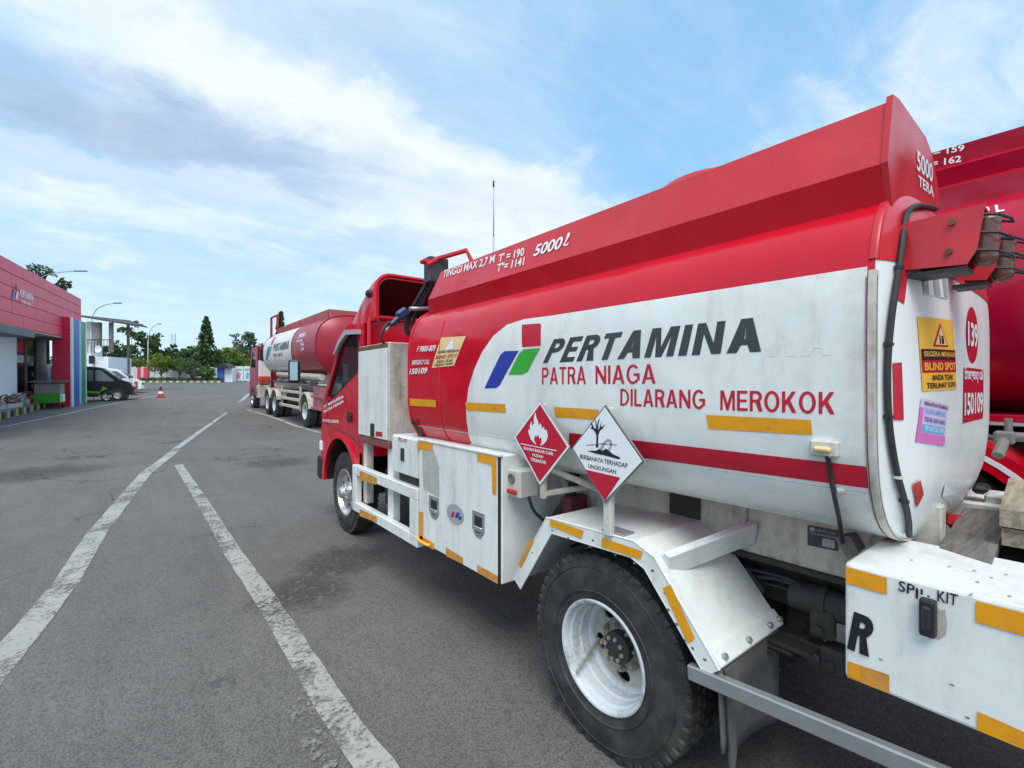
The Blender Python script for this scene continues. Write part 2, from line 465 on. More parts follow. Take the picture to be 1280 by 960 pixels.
class MB:
    def __init__(s):
        s.V = []; s.Fc = []; s.sm = []

    def add(s, vs, fs, smooth=False):
        b = len(s.V)
        s.V += [Vector(v) for v in vs]
        for f in fs:
            s.Fc.append(tuple(b + i for i in f)); s.sm.append(smooth)
        return s

    def box(s, x0, x1, y0, y1, z0, z1, bev=0.0, M=None, seg=1):
        bm = bmesh.new()
        bmesh.ops.create_cube(bm, size=1)
        for v in bm.verts:
            v.co = Vector(((x0 + x1) / 2 + v.co.x * abs(x1 - x0), (y0 + y1) / 2 + v.co.y * abs(y1 - y0), (z0 + z1) / 2 + v.co.z * abs(z1 - z0)))
        if bev:
            bev = min(bev, .45 * min(abs(x1 - x0), abs(y1 - y0), abs(z1 - z0)))
            bmesh.ops.bevel(bm, geom=bm.edges[:], offset=bev, segments=seg, affect='EDGES', profile=.5)
        if M:
            bm.transform(M)
        return s.bm(bm)

    def bm(s, bm, smooth=False):
        bm.verts.index_update()
        s.add([v.co.copy() for v in bm.verts], [[v.index for v in f.verts] for f in bm.faces], smooth)
        bm.free()
        return s

    def beam(s, p, q, w, h, up=(0, 0, 1), bev=.004):
        p, q = Vector(p), Vector(q)
        d = q - p; L = d.length
        y = d.normalized(); x = y.cross(Vector(up)).normalized(); z = x.cross(y)
        M = Matrix((x, y, z)).transposed().to_4x4(); M.translation = (p + q) / 2
        return s.box(-w / 2, w / 2, -L / 2, L / 2, -h / 2, h / 2, bev, M)

    def prism(s, pts, vec):
        """closed polygon (list of 3d points) swept along vec"""
        pts = [Vector(p) for p in pts]; vec = Vector(vec); n = len(pts)
        tri = tessellate_polygon([pts])
        vs = pts + [p + vec for p in pts]
        fs = [tuple(t) for t in tri] + [tuple(n + i for i in reversed(t)) for t in tri]
        fs += [(i, (i + 1) % n, n + (i + 1) % n, n + i) for i in range(n)]
        return s.add(vs, fs)

    def holed(s, outer, holes, vec):
        loops = [[Vector(p) for p in outer]] + [[Vector(p) for p in h] for h in holes]
        vec = Vector(vec)
        flat = [p for l in loops for p in l]; n = len(flat)
        tri = tessellate_polygon(loops)
        vs = flat + [p + vec for p in flat]
        fs = [tuple(t) for t in tri] + [tuple(n + i for i in reversed(t)) for t in tri]
        b = 0
        for l in loops:
            k = len(l)
            fs += [(b + i, b + (i + 1) % k, n + b + (i + 1) % k, n + b + i) for i in range(k)]
            b += k
        return s.add(vs, fs)

    def cyl(s, p, q, r0, r1=None, n=16, caps=True, smooth=True):
        p, q = Vector(p), Vector(q)
        r1 = r0 if r1 is None else r1
        d = (q - p).normalized(); a = d.orthogonal().normalized(); b = d.cross(a)
        vs = []
        for c_, r in ((p, r0), (q, r1)):
            vs += [c_ + (a * math.cos(2 * PI * i / n) + b * math.sin(2 * PI * i / n)) * r for i in range(n)]
        s.add(vs, [(i, (i + 1) % n, n + (i + 1) % n, n + i) for i in range(n)], smooth)
        if caps:
            s.add(vs[:n], [tuple(reversed(range(n)))]); s.add(vs[n:], [tuple(range(n))])
        return s

    def tube(s, pts, r, n=8, curve=True):
        pts = [Vector(p) for p in pts]
        if curve and len(pts) > 2:
            out = []
            for i in range(len(pts) - 1):
                p0 = pts[max(i - 1, 0)]; p1 = pts[i]; p2 = pts[i + 1]; p3 = pts[min(i + 2, len(pts) - 1)]
                for k in range(6):
                    t = k / 6
                    out.append(.5 * ((2 * p1) + (p2 - p0) * t + (2 * p0 - 5 * p1 + 4 * p2 - p3) * t * t + (3 * p1 - p0 - 3 * p2 + p3) * t ** 3))
            pts = out + [pts[-1]]
        rs = r if isinstance(r, (list, tuple)) else [r] * len(pts)
        if len(rs) != len(pts):
            rs = [rs[0] + (rs[-1] - rs[0]) * i / (len(pts) - 1) for i in range(len(pts))]
        a = None; vs = []
        for i, p in enumerate(pts):
            d = (pts[min(i + 1, len(pts) - 1)] - pts[max(i - 1, 0)]).normalized()
            a = d.orthogonal().normalized() if a is None else (a - d * a.dot(d)).normalized()
            b = d.cross(a)
            vs += [p + (a * math.cos(2 * PI * k / n) + b * math.sin(2 * PI * k / n)) * rs[i] for k in range(n)]
        m_ = len(pts)
        fs = [(i * n + k, i * n + (k + 1) % n, (i + 1) * n + (k + 1) % n, (i + 1) * n + k) for i in range(m_ - 1) for k in range(n)]
        s.add(vs, fs, True)
        s.add(vs[:n], [tuple(reversed(range(n)))]); s.add(vs[-n:], [tuple(range(n))])
        return s

    def lathe(s, prof, n=48, center=(0, 0, 0), axis='X', smooth=True):
        """prof: list of (h, r) along the axis"""
        c = Vector(center); vs = []
        for h, r in prof:
            for i in range(n):
                a = 2 * PI * i / n
                vs.append(c + (Vector((h, r * math.cos(a), r * math.sin(a))) if axis == 'X' else Vector((r * math.cos(a), r * math.sin(a), h)) if axis == 'Z' else Vector((r * math.sin(a), h, r * math.cos(a)))))
        fs = [(j * n + i, j * n + (i + 1) % n, (j + 1) * n + (i + 1) % n, (j + 1) * n + i) for j in range(len(prof) - 1) for i in range(n)]
        return s.add(vs, fs, smooth)

    def loft(s, loops, closed=True, smooth=True, cap0=False, cap1=False):
        n = len(loops[0]); vs = [p for l in loops for p in l]
        rng = range(n) if closed else range(n - 1)
        s.add(vs, [(j * n + i, j * n + (i + 1) % n, (j + 1) * n + (i + 1) % n, (j + 1) * n + i) for j in range(len(loops) - 1) for i in rng], smooth)
        if cap0:
            s.add(loops[0], [tuple(reversed(range(n)))])
        if cap1:
            s.add(loops[-1], [tuple(range(n))])
        return s

    def sphere(s, c, r, n=12, sc_=(1, 1, 1)):
        bm = bmesh.new(); bmesh.ops.create_uvsphere(bm, u_segments=n, v_segments=n // 2 + 2, radius=r)
        for v in bm.verts:
            v.co = Vector((v.co.x * sc_[0], v.co.y * sc_[1], v.co.z * sc_[2])) + Vector(c)
        return s.bm(bm, True)

    def build(s, name, m_, parent=None, sharp=35, fix=True, kind=None, off=None):
        me = bpy.data.meshes.new(name)
        o_ = Vector((0, 0, 0))
        if off is not None:
            o_ = Vector(off)
        elif parent is not None:
            r = parent
            while r.parent is not None:
                r = r.parent
            o_ = ORIGIN.get(r.name, o_)
        me.from_pydata([v - o_ for v in s.V], [], s.Fc)
        for i, p in enumerate(me.polygons):
            p.use_smooth = s.sm[i]
        bm = bmesh.new(); bm.from_mesh(me)
        if fix:
            bmesh.ops.remove_doubles(bm, verts=bm.verts[:], dist=1e-5)
            bmesh.ops.recalc_face_normals(bm, faces=bm.faces[:])
        for e in bm.edges:
            if len(e.link_faces) == 2 and e.calc_face_angle(0) > math.radians(sharp):
                e.smooth = False
        bm.to_mesh(me); bm.free()
        for x in (m_ if isinstance(m_, (list, tuple)) else [m_]):
            me.materials.append(x)
        o = bpy.data.objects.new(name, me)
        COL.objects.link(o)
        if parent is not None:
            o.parent = parent
        if kind:
            o['kind'] = kind
        return o


# ------------------------------------------------------------------ flat print on curved surfaces
_tc = {}


def text2d(txt, bold=0.0, shear=0.0, space=1.0):
    key = (txt, bold, shear, space)
    if key in _tc:
        return _tc[key]
    cu = bpy.data.curves.new('t', 'FONT')
    cu.body = txt; cu.offset = bold; cu.shear = shear; cu.space_character = space; cu.resolution_u = 3
    cu.align_x = 'CENTER'
    ob = bpy.data.objects.new('t', cu)
    COL.objects.link(ob)
    bpy.context.view_layer.update()
    me = bpy.data.meshes.new_from_object(ob)
    V = [(v.co.x, v.co.y) for v in me.vertices]; Fs = [tuple(p.vertices) for p in me.polygons]
    bpy.data.objects.remove(ob); bpy.data.meshes.remove(me); bpy.data.curves.remove(cu)
    x0 = min(v[0] for v in V); x1 = max(v[0] for v in V); y0 = min(v[1] for v in V); y1 = max(v[1] for v in V)
    V = [((x - x0) / (x1 - x0), (y - y0) / (y1 - y0)) for x, y in V]
    _tc[key] = (V, Fs)
    return _tc[key]


def block_text(txt, w=.2, shear=0.0, gap=.13):
    """plain grotesque capitals cut as flat shapes: stroke w on a height of 1; normalised to the unit square"""
    def arc(cx, cy, rx, ry, a0, a1, n=12):
        return [(cx + rx * math.cos(math.radians(a0 + (a1 - a0) * i / n)), cy + ry * math.sin(math.radians(a0 + (a1 - a0) * i / n))) for i in range(n + 1)]
    h = w * .86

    def bowl(x0, y0, x1, y1):
        r = (y1 - y0) / 2
        rx = min(r, (x1 - x0) * .7)
        return arc(x1 - rx, (y0 + y1) / 2, rx, r, -90, 90)

    def glyph(c):
        if c == 'I':
            return w, [([(0, 0), (w, 0), (w, 1), (0, 1)], [])]
        if c == 'L':
            return .54, [([(0, 0), (.54, 0), (.54, h), (w, h), (w, 1), (0, 1)], [])]
        if c == 'E':
            return .58, [([(0, 0), (.58, 0), (.58, h), (w, h), (w, .5 - h * .45), (.53, .5 - h * .45), (.53, .5 + h * .5), (w, .5 + h * .5), (w, 1 - h), (.57, 1 - h), (.57, 1), (0, 1)], [])]
        if c == 'T':
            return .62, [([(.31 - w / 2, 0), (.31 + w / 2, 0), (.31 + w / 2, 1 - h), (.62, 1 - h), (.62, 1), (0, 1), (0, 1 - h), (.31 - w / 2, 1 - h)], [])]
        if c == 'N':
            W = .70
            return W, [([(0, 0), (w * .92, 0), (w * .92, .66), (W - w * .95, 0), (W, 0), (W, 1), (W - w * .92, 1), (W - w * .92, .34), (w * .95, 1), (0, 1)], [])]
        if c == 'M':
            W = .84
            return W, [([(0, 0), (w * .88, 0), (w * .88, .70), (W / 2 - w * .40, 0), (W / 2 + w * .40, 0), (W - w * .88, .70), (W - w * .88, 0), (W, 0), (W, 1), (W - w * 1.25, 1), (W / 2, .34), (w * 1.25, 1), (0, 1)], [])]
        if c == 'A':
            W = .74
            k = w * 1.02
            t = .22
            return W, [([(0, 0), (k, 0), (k + .07, t), (W - k - .07, t), (W - k, 0), (W, 0), (W / 2 + w * .58, 1), (W / 2 - w * .58, 1)], [[(k + .13, t + h * .9), (W - k - .13, t + h * .9), (W / 2, .80)]])]
        if c == 'K':
            W = .68
            return W, [([(0, 0), (w, 0), (w, .30), (w + .10, .42), (W - w * 1.25, 0), (W, 0), (w + .235, .57), (W - .02, 1), (W - w * 1.3, 1), (w, .56), (w, 1), (0, 1)], [])]
        if c in 'OG':
            W = .76
            o = arc(W / 2, .5, W / 2, .515, 0, 360, 36)[:-1]; i_ = arc(W / 2, .5, W / 2 - w, .515 - h, 0, 360, 30)[:-1]
            if c == 'O':
                return W, [(o, [i_])]
            p = arc(W / 2, .5, W / 2, .515, 40, 325, 26) + [(W, .16), (W, .55), (W * .54, .55), (W * .54, .55 - h), (W - w, .55 - h), (W - w, .24)] + arc(W / 2, .5, W / 2 - w, .515 - h, 310, 48, 22)
            return W, [(p, [])]
        if c == 'D':
            W = .70
            return W, [([(0, 0)] + bowl(0, 0, W, 1) + [(0, 1)], [[(w, h)] + bowl(w, h, W - w, 1 - h) + [(w, 1 - h)]])]
        if c in 'PR':
            W = .64
            m_ = .42 if c == 'P' else .44
            hole = [(w, m_ + h)] + bowl(w, m_ + h, W - w, 1 - h) + [(w, 1 - h)]
            if c == 'P':
                return W, [([(0, 0), (w, 0), (w, m_)] + bowl(0, m_, W, 1) + [(0, 1)], [hole])]
            b_ = bowl(0, m_, W, 1)
            return W, [([(0, 0), (w, 0), (w, m_), (.30, m_), (W + .02 - w * 1.15, 0), (W + .03, 0), (W - w * .62, m_ + .02)] + b_[3:] + [(0, 1)], [hole])]
        return .34, []
    V, Fs, x = [], [], 0
    for c in txt:
        W, parts = glyph(c)
        for o, hs in parts:
            loops = [[Vector((a, b, 0)) for a, b in l] for l in [o] + hs]
            k = len(V)
            V += [(a + x, b) for l in [o] + hs for a, b in l]
            Fs += [tuple(k + i for i in t) for t in tessellate_polygon(loops)]
        x += W + gap
    V = [(a + shear * b, b) for a, b in V]
    x0 = min(v[0] for v in V); x1 = max(v[0] for v in V)
    return [((a - x0) / (x1 - x0), b) for a, b in V], Fs


def poly2d(*polys):
    V = []; Fs = []
    for p in polys:
        b = len(V); V += list(p)
        if len(p) < 5 and len(p) > 2:
            Fs.append(tuple(range(b, b + len(p))))
        else:
            Fs += [tuple(b + i for i in t) for t in tessellate_polygon([[Vector((x, y, 0)) for x, y in p]])]
    return V, Fs


UNIT = ([(0, 0), (1, 0), (1, 1), (0, 1)], [(0, 1, 2, 3)])


def rect2d(a, b, c, d):
    return [(a, c), (b, c), (b, d), (a, d)]


def circ2d(cx, cy, rx, ry, n=24):
    return [(cx + rx * math.cos(2 * PI * i / n), cy + ry * math.sin(2 * PI * i / n)) for i in range(n)]


class XSurf:
    """surface X = g(z) facing -X; parameters (Y, z)"""
    def __init__(s, g):
        s.g = g

    def hit(s, x, y):
        X = s.g(1.4)
        for _ in range(12):
            p = atX(x, y, X); X = .5 * X + .5 * s.g(p.z)
        return p.y, p.z

    def pt(s, a, b, off):
        return Vector((s.g(b) - off, a, b))


class YSurf:
    """surface Y = g(X, z) facing -Y; parameters (X, z)"""
    def __init__(s, g, x0=1.2):
        s.g = g; s.x0 = x0

    def hit(s, x, y):
        r = pxdir(x, y); X = s.x0
        while X < 6:
            t = X / r.x
            if r.y * t >= s.g(X, CAMH + r.z * t):
                break
            X += .002
        t = X / r.x
        return X, CAMH + r.z * t

    def pt(s, a, b, off):
        return Vector((a, s.g(a, b) - off, b))


def print_on(surf, name, m_, parent, shape, px, nu=1, nv=1, off=.003, params=False, build=True, M=None):
    """shape: 2d mesh in the unit square, mapped to the quad px = [BL, BR, TR, TL] (survey points) on surf"""
    q = [Vector(p) for p in (px if params else [surf.hit(*p) for p in px])]
    bm = bmesh.new()
    vs = [bm.verts.new((x, y, 0)) for x, y in shape[0]]
    for f in shape[1]:
        try:
            bm.faces.new([vs[i] for i in f])
        except ValueError:
            pass
    for i in range(1, nu):
        bmesh.ops.bisect_plane(bm, geom=bm.verts[:] + bm.edges[:] + bm.faces[:], plane_co=(i / nu, 0, 0), plane_no=(1, 0, 0))
    for i in range(1, nv):
        bmesh.ops.bisect_plane(bm, geom=bm.verts[:] + bm.edges[:] + bm.faces[:], plane_co=(0, i / nv, 0), plane_no=(0, 1, 0))
    for v in bm.verts:
        u, w = v.co.x, v.co.y
        ab = q[0] * (1 - u) * (1 - w) + q[1] * u * (1 - w) + q[2] * u * w + q[3] * (1 - u) * w
        v.co = surf.pt(ab.x, ab.y, off)
    mb = (M or MB()).bm(bm)
    return mb.build(name, m_, parent, fix=False) if build else mb


# ------------------------------------------------------------------ ground and markings
def make_ground():
    mb = MB()
    ds = [-60, -20, 0, 4, 8, 12, D0] + [D0 + 2 * i for i in range(1, 23)] + [D1, 70, 90, 140, 250, 600]
    ss_ = [-300, -120, -60, -30, -15, -8, -4, 0, 4, 8, 15, 30, 60, 120, 300]
    vs = []
    for d in ds:
        for s_ in ss_:
            vs.append(Vector((d * S + s_ * C, d * C - s_ * S, gz_d(d))))
    n = len(ss_)
    mb.add(vs, [(j * n + i, j * n + i + 1, (j + 1) * n + i + 1, (j + 1) * n + i) for j in range(len(ds) - 1) for i in range(n - 1)])
    mb.build('ground', ASPHALT, kind='structure')


make_ground()


def ribbon(name, pts, w, m_, jit=.006, step=.12, dz=.004):
    """painted line along ground points"""
    P = [Vector((p.x, p.y)) for p in pts]
    path = []
    for a, b in zip(P[:-1], P[1:]):
        k = max(1, int((b - a).length / step))
        path += [a + (b - a) * i / k for i in range(k)]
    path.append(P[-1])
    vs = []
    for i, p in enumerate(path):
        t = (path[min(i + 3, len(path) - 1)] - path[max(i - 3, 0)]).normalized()
        nn = Vector((-t.y, t.x))
        ww = w(i / (len(path) - 1)) if callable(w) else w
        for sgn in (-1, 1):
            q = p + nn * sgn * (ww / 2 + random.uniform(-jit, jit))
            vs.append(Vector((q.x, q.y, gz(q.x, q.y) + dz)))
    mb = MB().add(vs, [(2 * i, 2 * i + 1, 2 * i + 3, 2 * i + 2) for i in range(len(path) - 1)])
    return mb.build(name, m_, kind='structure', fix=False)


ribbon('road_marking', [gnd(*p) for p in ((-150, 1010), (-60, 902), (0, 830), (81, 731), (120, 668), (158, 621), (182, 592), (221, 562))], .155, LINE, .004)
ribbon('road_marking', [gnd(*p) for p in ((220, 561), (259, 533), (283, 516))], .13, LINE_FAR, .006)
ribbon('road_marking', [gnd(*p) for p in ((223, 581), (254, 629), (292, 692), (335, 754), (383, 831), (431, 907), (472, 962), (520, 1040))], .125, LINE, .004)
ribbon('road_marking', [gnd(*p) for p in ((-30, 538), (75, 519), (135, 506), (195, 495))], .16, LINE_FAR, .004, .5)
ribbon('road_marking', [gnd(*p) for p in ((309, 512), (345, 523), (383, 536), (400, 541))], .13, LINE_FAR, .004)
ribbon('road_marking', [gnd(*p) for p in ((232, 512), (308, 512))], .45, roadpaint_mat('faint_road_paint', .44, .62, (.34, .34, .33)), .03, .3)
ribbon('road_marking', [gnd(*p) for p in ((299, 503), (312, 492))], .2, LINE_FAR, .004, .4)


def splash():
    mb = MB()
    for kk in range(110):
        t = random.random()
        p = gnd(365 + 45 * t + random.uniform(-16, 16), 868 + 100 * t + random.uniform(-10, 10))
        r = random.uniform(.004, .016)
        n = 7
        a0 = random.random() * 6
        pts = [Vector((p.x + math.cos(a0 + 2 * PI * i / n) * r * random.uniform(.5, 1.3), p.y + math.sin(a0 + 2 * PI * i / n) * r * random.uniform(.6, 2.0), .004 + kk * .0001)) for i in range(n)]
        mb.add(pts, [tuple(range(n))])
    mb.build('paint_spill', roadpaint_mat('spilled_road_paint', .42, .56, (.36, .35, .33)), kind='structure', fix=False)


splash()


# ------------------------------------------------------------------ wheels
WHEEL = {}


def wheel_meshes():
    h = thing('tmp', 'x', 'x', local=True)

    def tyre(kind, x0, n=72):
        mb = MB()
        R, W = .385, .205
        r_in = .199 if kind == 'rear' else .213
        prof = [(.03, r_in), (.012, r_in + .010), (.002, .245), (0, .29), (.004, .325), (.013, .352), (.017, .370), (.025, .3795), (.05, .3825), (W / 2, .384), (W - .05, .3825), (W - .018, .370), (W, .29), (W - .03, r_in), (.1, r_in - .008)]
        mb.lathe([(x0 + a, b) for a, b in prof], n)
        for rr in (.245, .335):          # raised rings on the sidewall
            mb.lathe([(x0 + .004 + (.006 if rr > .3 else 0), rr - .004), (x0 - .003 + (.006 if rr > .3 else 0), rr), (x0 + .004 + (.006 if rr > .3 else 0), rr + .004)], n)
        k = 46
        for i in range(k):
            a = 2 * PI * i / k
            M = Matrix.Rotation(a, 4, 'X')
            mb.box(x0 + .0125, x0 + .056, -.0185, .0185, .352, .3848, .006, M)
            mb.box(x0 + W - .056, x0 + W - .012, -.0185, .0185, .352, .3848, .006, M)
            if n > 40:
                for j, xx in enumerate((.068, .100, .132)):
                    M2 = Matrix.Rotation(a + (.06 if j % 2 else 0), 4, 'X')
                    mb.box(x0 + xx - .010, x0 + xx + .010, -.019, .019, .374, .3875, .004, M2)
        return mb
    # deep dished rear wheel (outer and inner tyre of the pair)
    t = tyre('rear', 0); t2 = tyre('rear', .235, 40)
    t.add(t2.V, t2.Fc, True)
    rear = t.build('wheel', TYRE, h, sharp=28)
    rim = MB()
    rim.lathe([(.018, .206), (.006, .211), (.002, .206), (.004, .198), (.014, .192), (.032, .190), (.038, .183), (.080, .181), (.086, .175), (.128, .173), (.134, .166), (.15, .160)], 72)
    circ = [Vector((.15, .162 * math.cos(2 * PI * i / 60), .162 * math.sin(2 * PI * i / 60))) for i in range(60)]
    holes = []
    for k in range(5):
        a = 2 * PI * k / 5 + .35
        cx, cy = .127 * math.cos(a), .127 * math.sin(a)
        holes.append([Vector((.15, cx + .026 * math.cos(-b) * math.cos(a) - .034 * math.sin(-b) * math.sin(a), cy + .026 * math.cos(-b) * math.sin(a) + .034 * math.sin(-b) * math.cos(a))) for b in [2 * PI * i / 14 for i in range(14)]])
    rim.build('rim', RIMW, rear)
    dc = MB(); dc.holed(circ, holes, (.012, 0, 0)); dc.build('wheel_disc', paint('dirty_beige_disc', (.46, .43, .37), .5, .25, 12, .9, (.10, .08, .05), bump=.05, dscale=6), rear)
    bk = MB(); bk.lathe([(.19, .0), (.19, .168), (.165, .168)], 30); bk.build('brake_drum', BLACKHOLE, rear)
    hub = MB()
    hub.lathe([(.149, .100), (.140, .096), (.135, .082), (.122, .064), (.098, .060), (.092, .052), (.090, .0)], 40)
    hub.build('hub', HUBM, rear)
    for k in range(8):
        a = 2 * PI * k / 8
        nt = MB().cyl((.139, .088 * math.cos(a), .088 * math.sin(a)), (.116, .084 * math.cos(a), .084 * math.sin(a)), .0125, n=6, smooth=False)
        nt.cyl((.116, .084 * math.cos(a), .084 * math.sin(a)), (.104, .084 * math.cos(a), .084 * math.sin(a)), .007, n=8)
        nt.build('wheel_nut', HUBM, rear)
        a += .39
        bl = MB().cyl((.095, .042 * math.cos(a), .042 * math.sin(a)), (.082, .042 * math.cos(a), .042 * math.sin(a)), .009, n=6, smooth=False)
        bl.build('axle_bolt', HUBM, rear)
    MB().tube([(.15, .09, -.10), (.10, .07, -.125), (.03, .045, -.15), (.0, .03, -.165)], .006, 8).build('valve_stem', HUBM, rear)
    # shallow front wheel
    front = tyre('front', 0).build('wheel', TYRE, h, sharp=28)
    rim = MB()
    rim.lathe([(.018, .222), (.006, .228), (.002, .222), (.004, .212), (.016, .206), (.045, .200), (.06, .185)], 60)
    ring = lambda r, x, n=48: [Vector((x, r * math.cos(2 * PI * i / n), r * math.sin(2 * PI * i / n))) for i in range(n)]
    rim.lathe([(.06, .187), (.045, .17), (.03, .162)], 60)
    holes = []
    for k in range(5):
        a = 2 * PI * k / 5 + .2
        cx, cy = .128 * math.cos(a), .128 * math.sin(a)
        holes.append([Vector((.03, cx + .022 * math.cos(-b) * math.cos(a) - .032 * math.sin(-b) * math.sin(a), cy + .022 * math.cos(-b) * math.sin(a) + .032 * math.sin(-b) * math.cos(a))) for b in [2 * PI * i / 14 for i in range(14)]])
    rim.holed(ring(.163, .03), holes, (.02, 0, 0))
    rim.build('rim', CHROME, front)
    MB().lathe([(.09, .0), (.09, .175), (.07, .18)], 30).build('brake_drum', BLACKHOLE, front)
    MB().lathe([(.03, .088), (.012, .085), (.004, .075), (-.01, .06), (-.035, .05), (-.045, .04), (-.048, 0)], 40).build('hub', CHROME, front)
    for k in range(6):
        a = 2 * PI * k / 6 + .3
        MB().cyl((.03, .075 * math.cos(a), .075 * math.sin(a)), (-.012, .075 * math.cos(a), .075 * math.sin(a)), .013, n=6, smooth=False).build('wheel_nut', CHROME, front)
    WHEEL['rear'], WHEEL['front'] = rear, front
    return h


_wh = wheel_meshes()


def put_wheel(root, kind, world_loc, scale=1.0, flip=False, spin=0.0):
    src = WHEEL[kind]
    w = copy_tree(src, root)
    w.location = Vector(world_loc) - ORIGIN[root.name]
    w.rotation_euler = (spin, 0, PI if flip else 0)
    w.scale = (scale,) * 3
    return w


# ------------------------------------------------------------------ main tanker
XB = 1.34
XC, TA, TZ, TB = 2.04, .67, 1.45, .49        # tank centre line, half width, mid height, half height
TY0, TY1 = .356, 2.86
CAPB, FCAP = .075, .09


def sect(a, n=4.0):
    c, s_ = math.cos(a), math.sin(a)
    return (abs(c) ** (2 / n) * (1 if c > 0 else -1), abs(s_) ** (2 / n) * (1 if s_ > 0 else -1))


def side_x(z):
    k = min(1.0, abs((z - TZ) / TB))
    return XC - TA * (1 - k ** 4) ** .25


def cap_y(X, z):
    r4 = abs((X - XC) / TA) ** 4 + abs((z - TZ) / TB) ** 4
    rho = min(1.0, r4 ** .25)
    return TY0 - CAPB * (1 - rho ** 4.5)


TANK = XSurf(side_x)
CAP = YSurf(cap_y, 1.25)
OUT = XSurf(lambda z: XB)
# raised walkway wall on top of the tank: X of its left wall by height
CO = [(1.80, 1.495), (1.95, 1.446), (2.12, 1.494)]


def coam_x(z):
    if z < CO[1][0]:
        t = (z - CO[0][0]) / (CO[1][0] - CO[0][0]); return CO[0][1] + (CO[1][1] - CO[0][1]) * t
    t = (z - CO[1][0]) / (CO[2][0] - CO[1][0]); return CO[1][1] + (CO[2][1] - CO[1][1]) * t


COAM = XSurf(coam_x)

R1 = thing('fuel_tanker_truck', 'nearest red and white fuel tanker truck with two diamond hazard signs on its side', 'tanker truck', (XC, 1.2, 0), group='fuel tankers parked in a row')


GRIME = paint('grime_line', (.20, .175, .14), .85, .6, 20, .8, (.45, .42, .36), bump=.05, dscale=9)


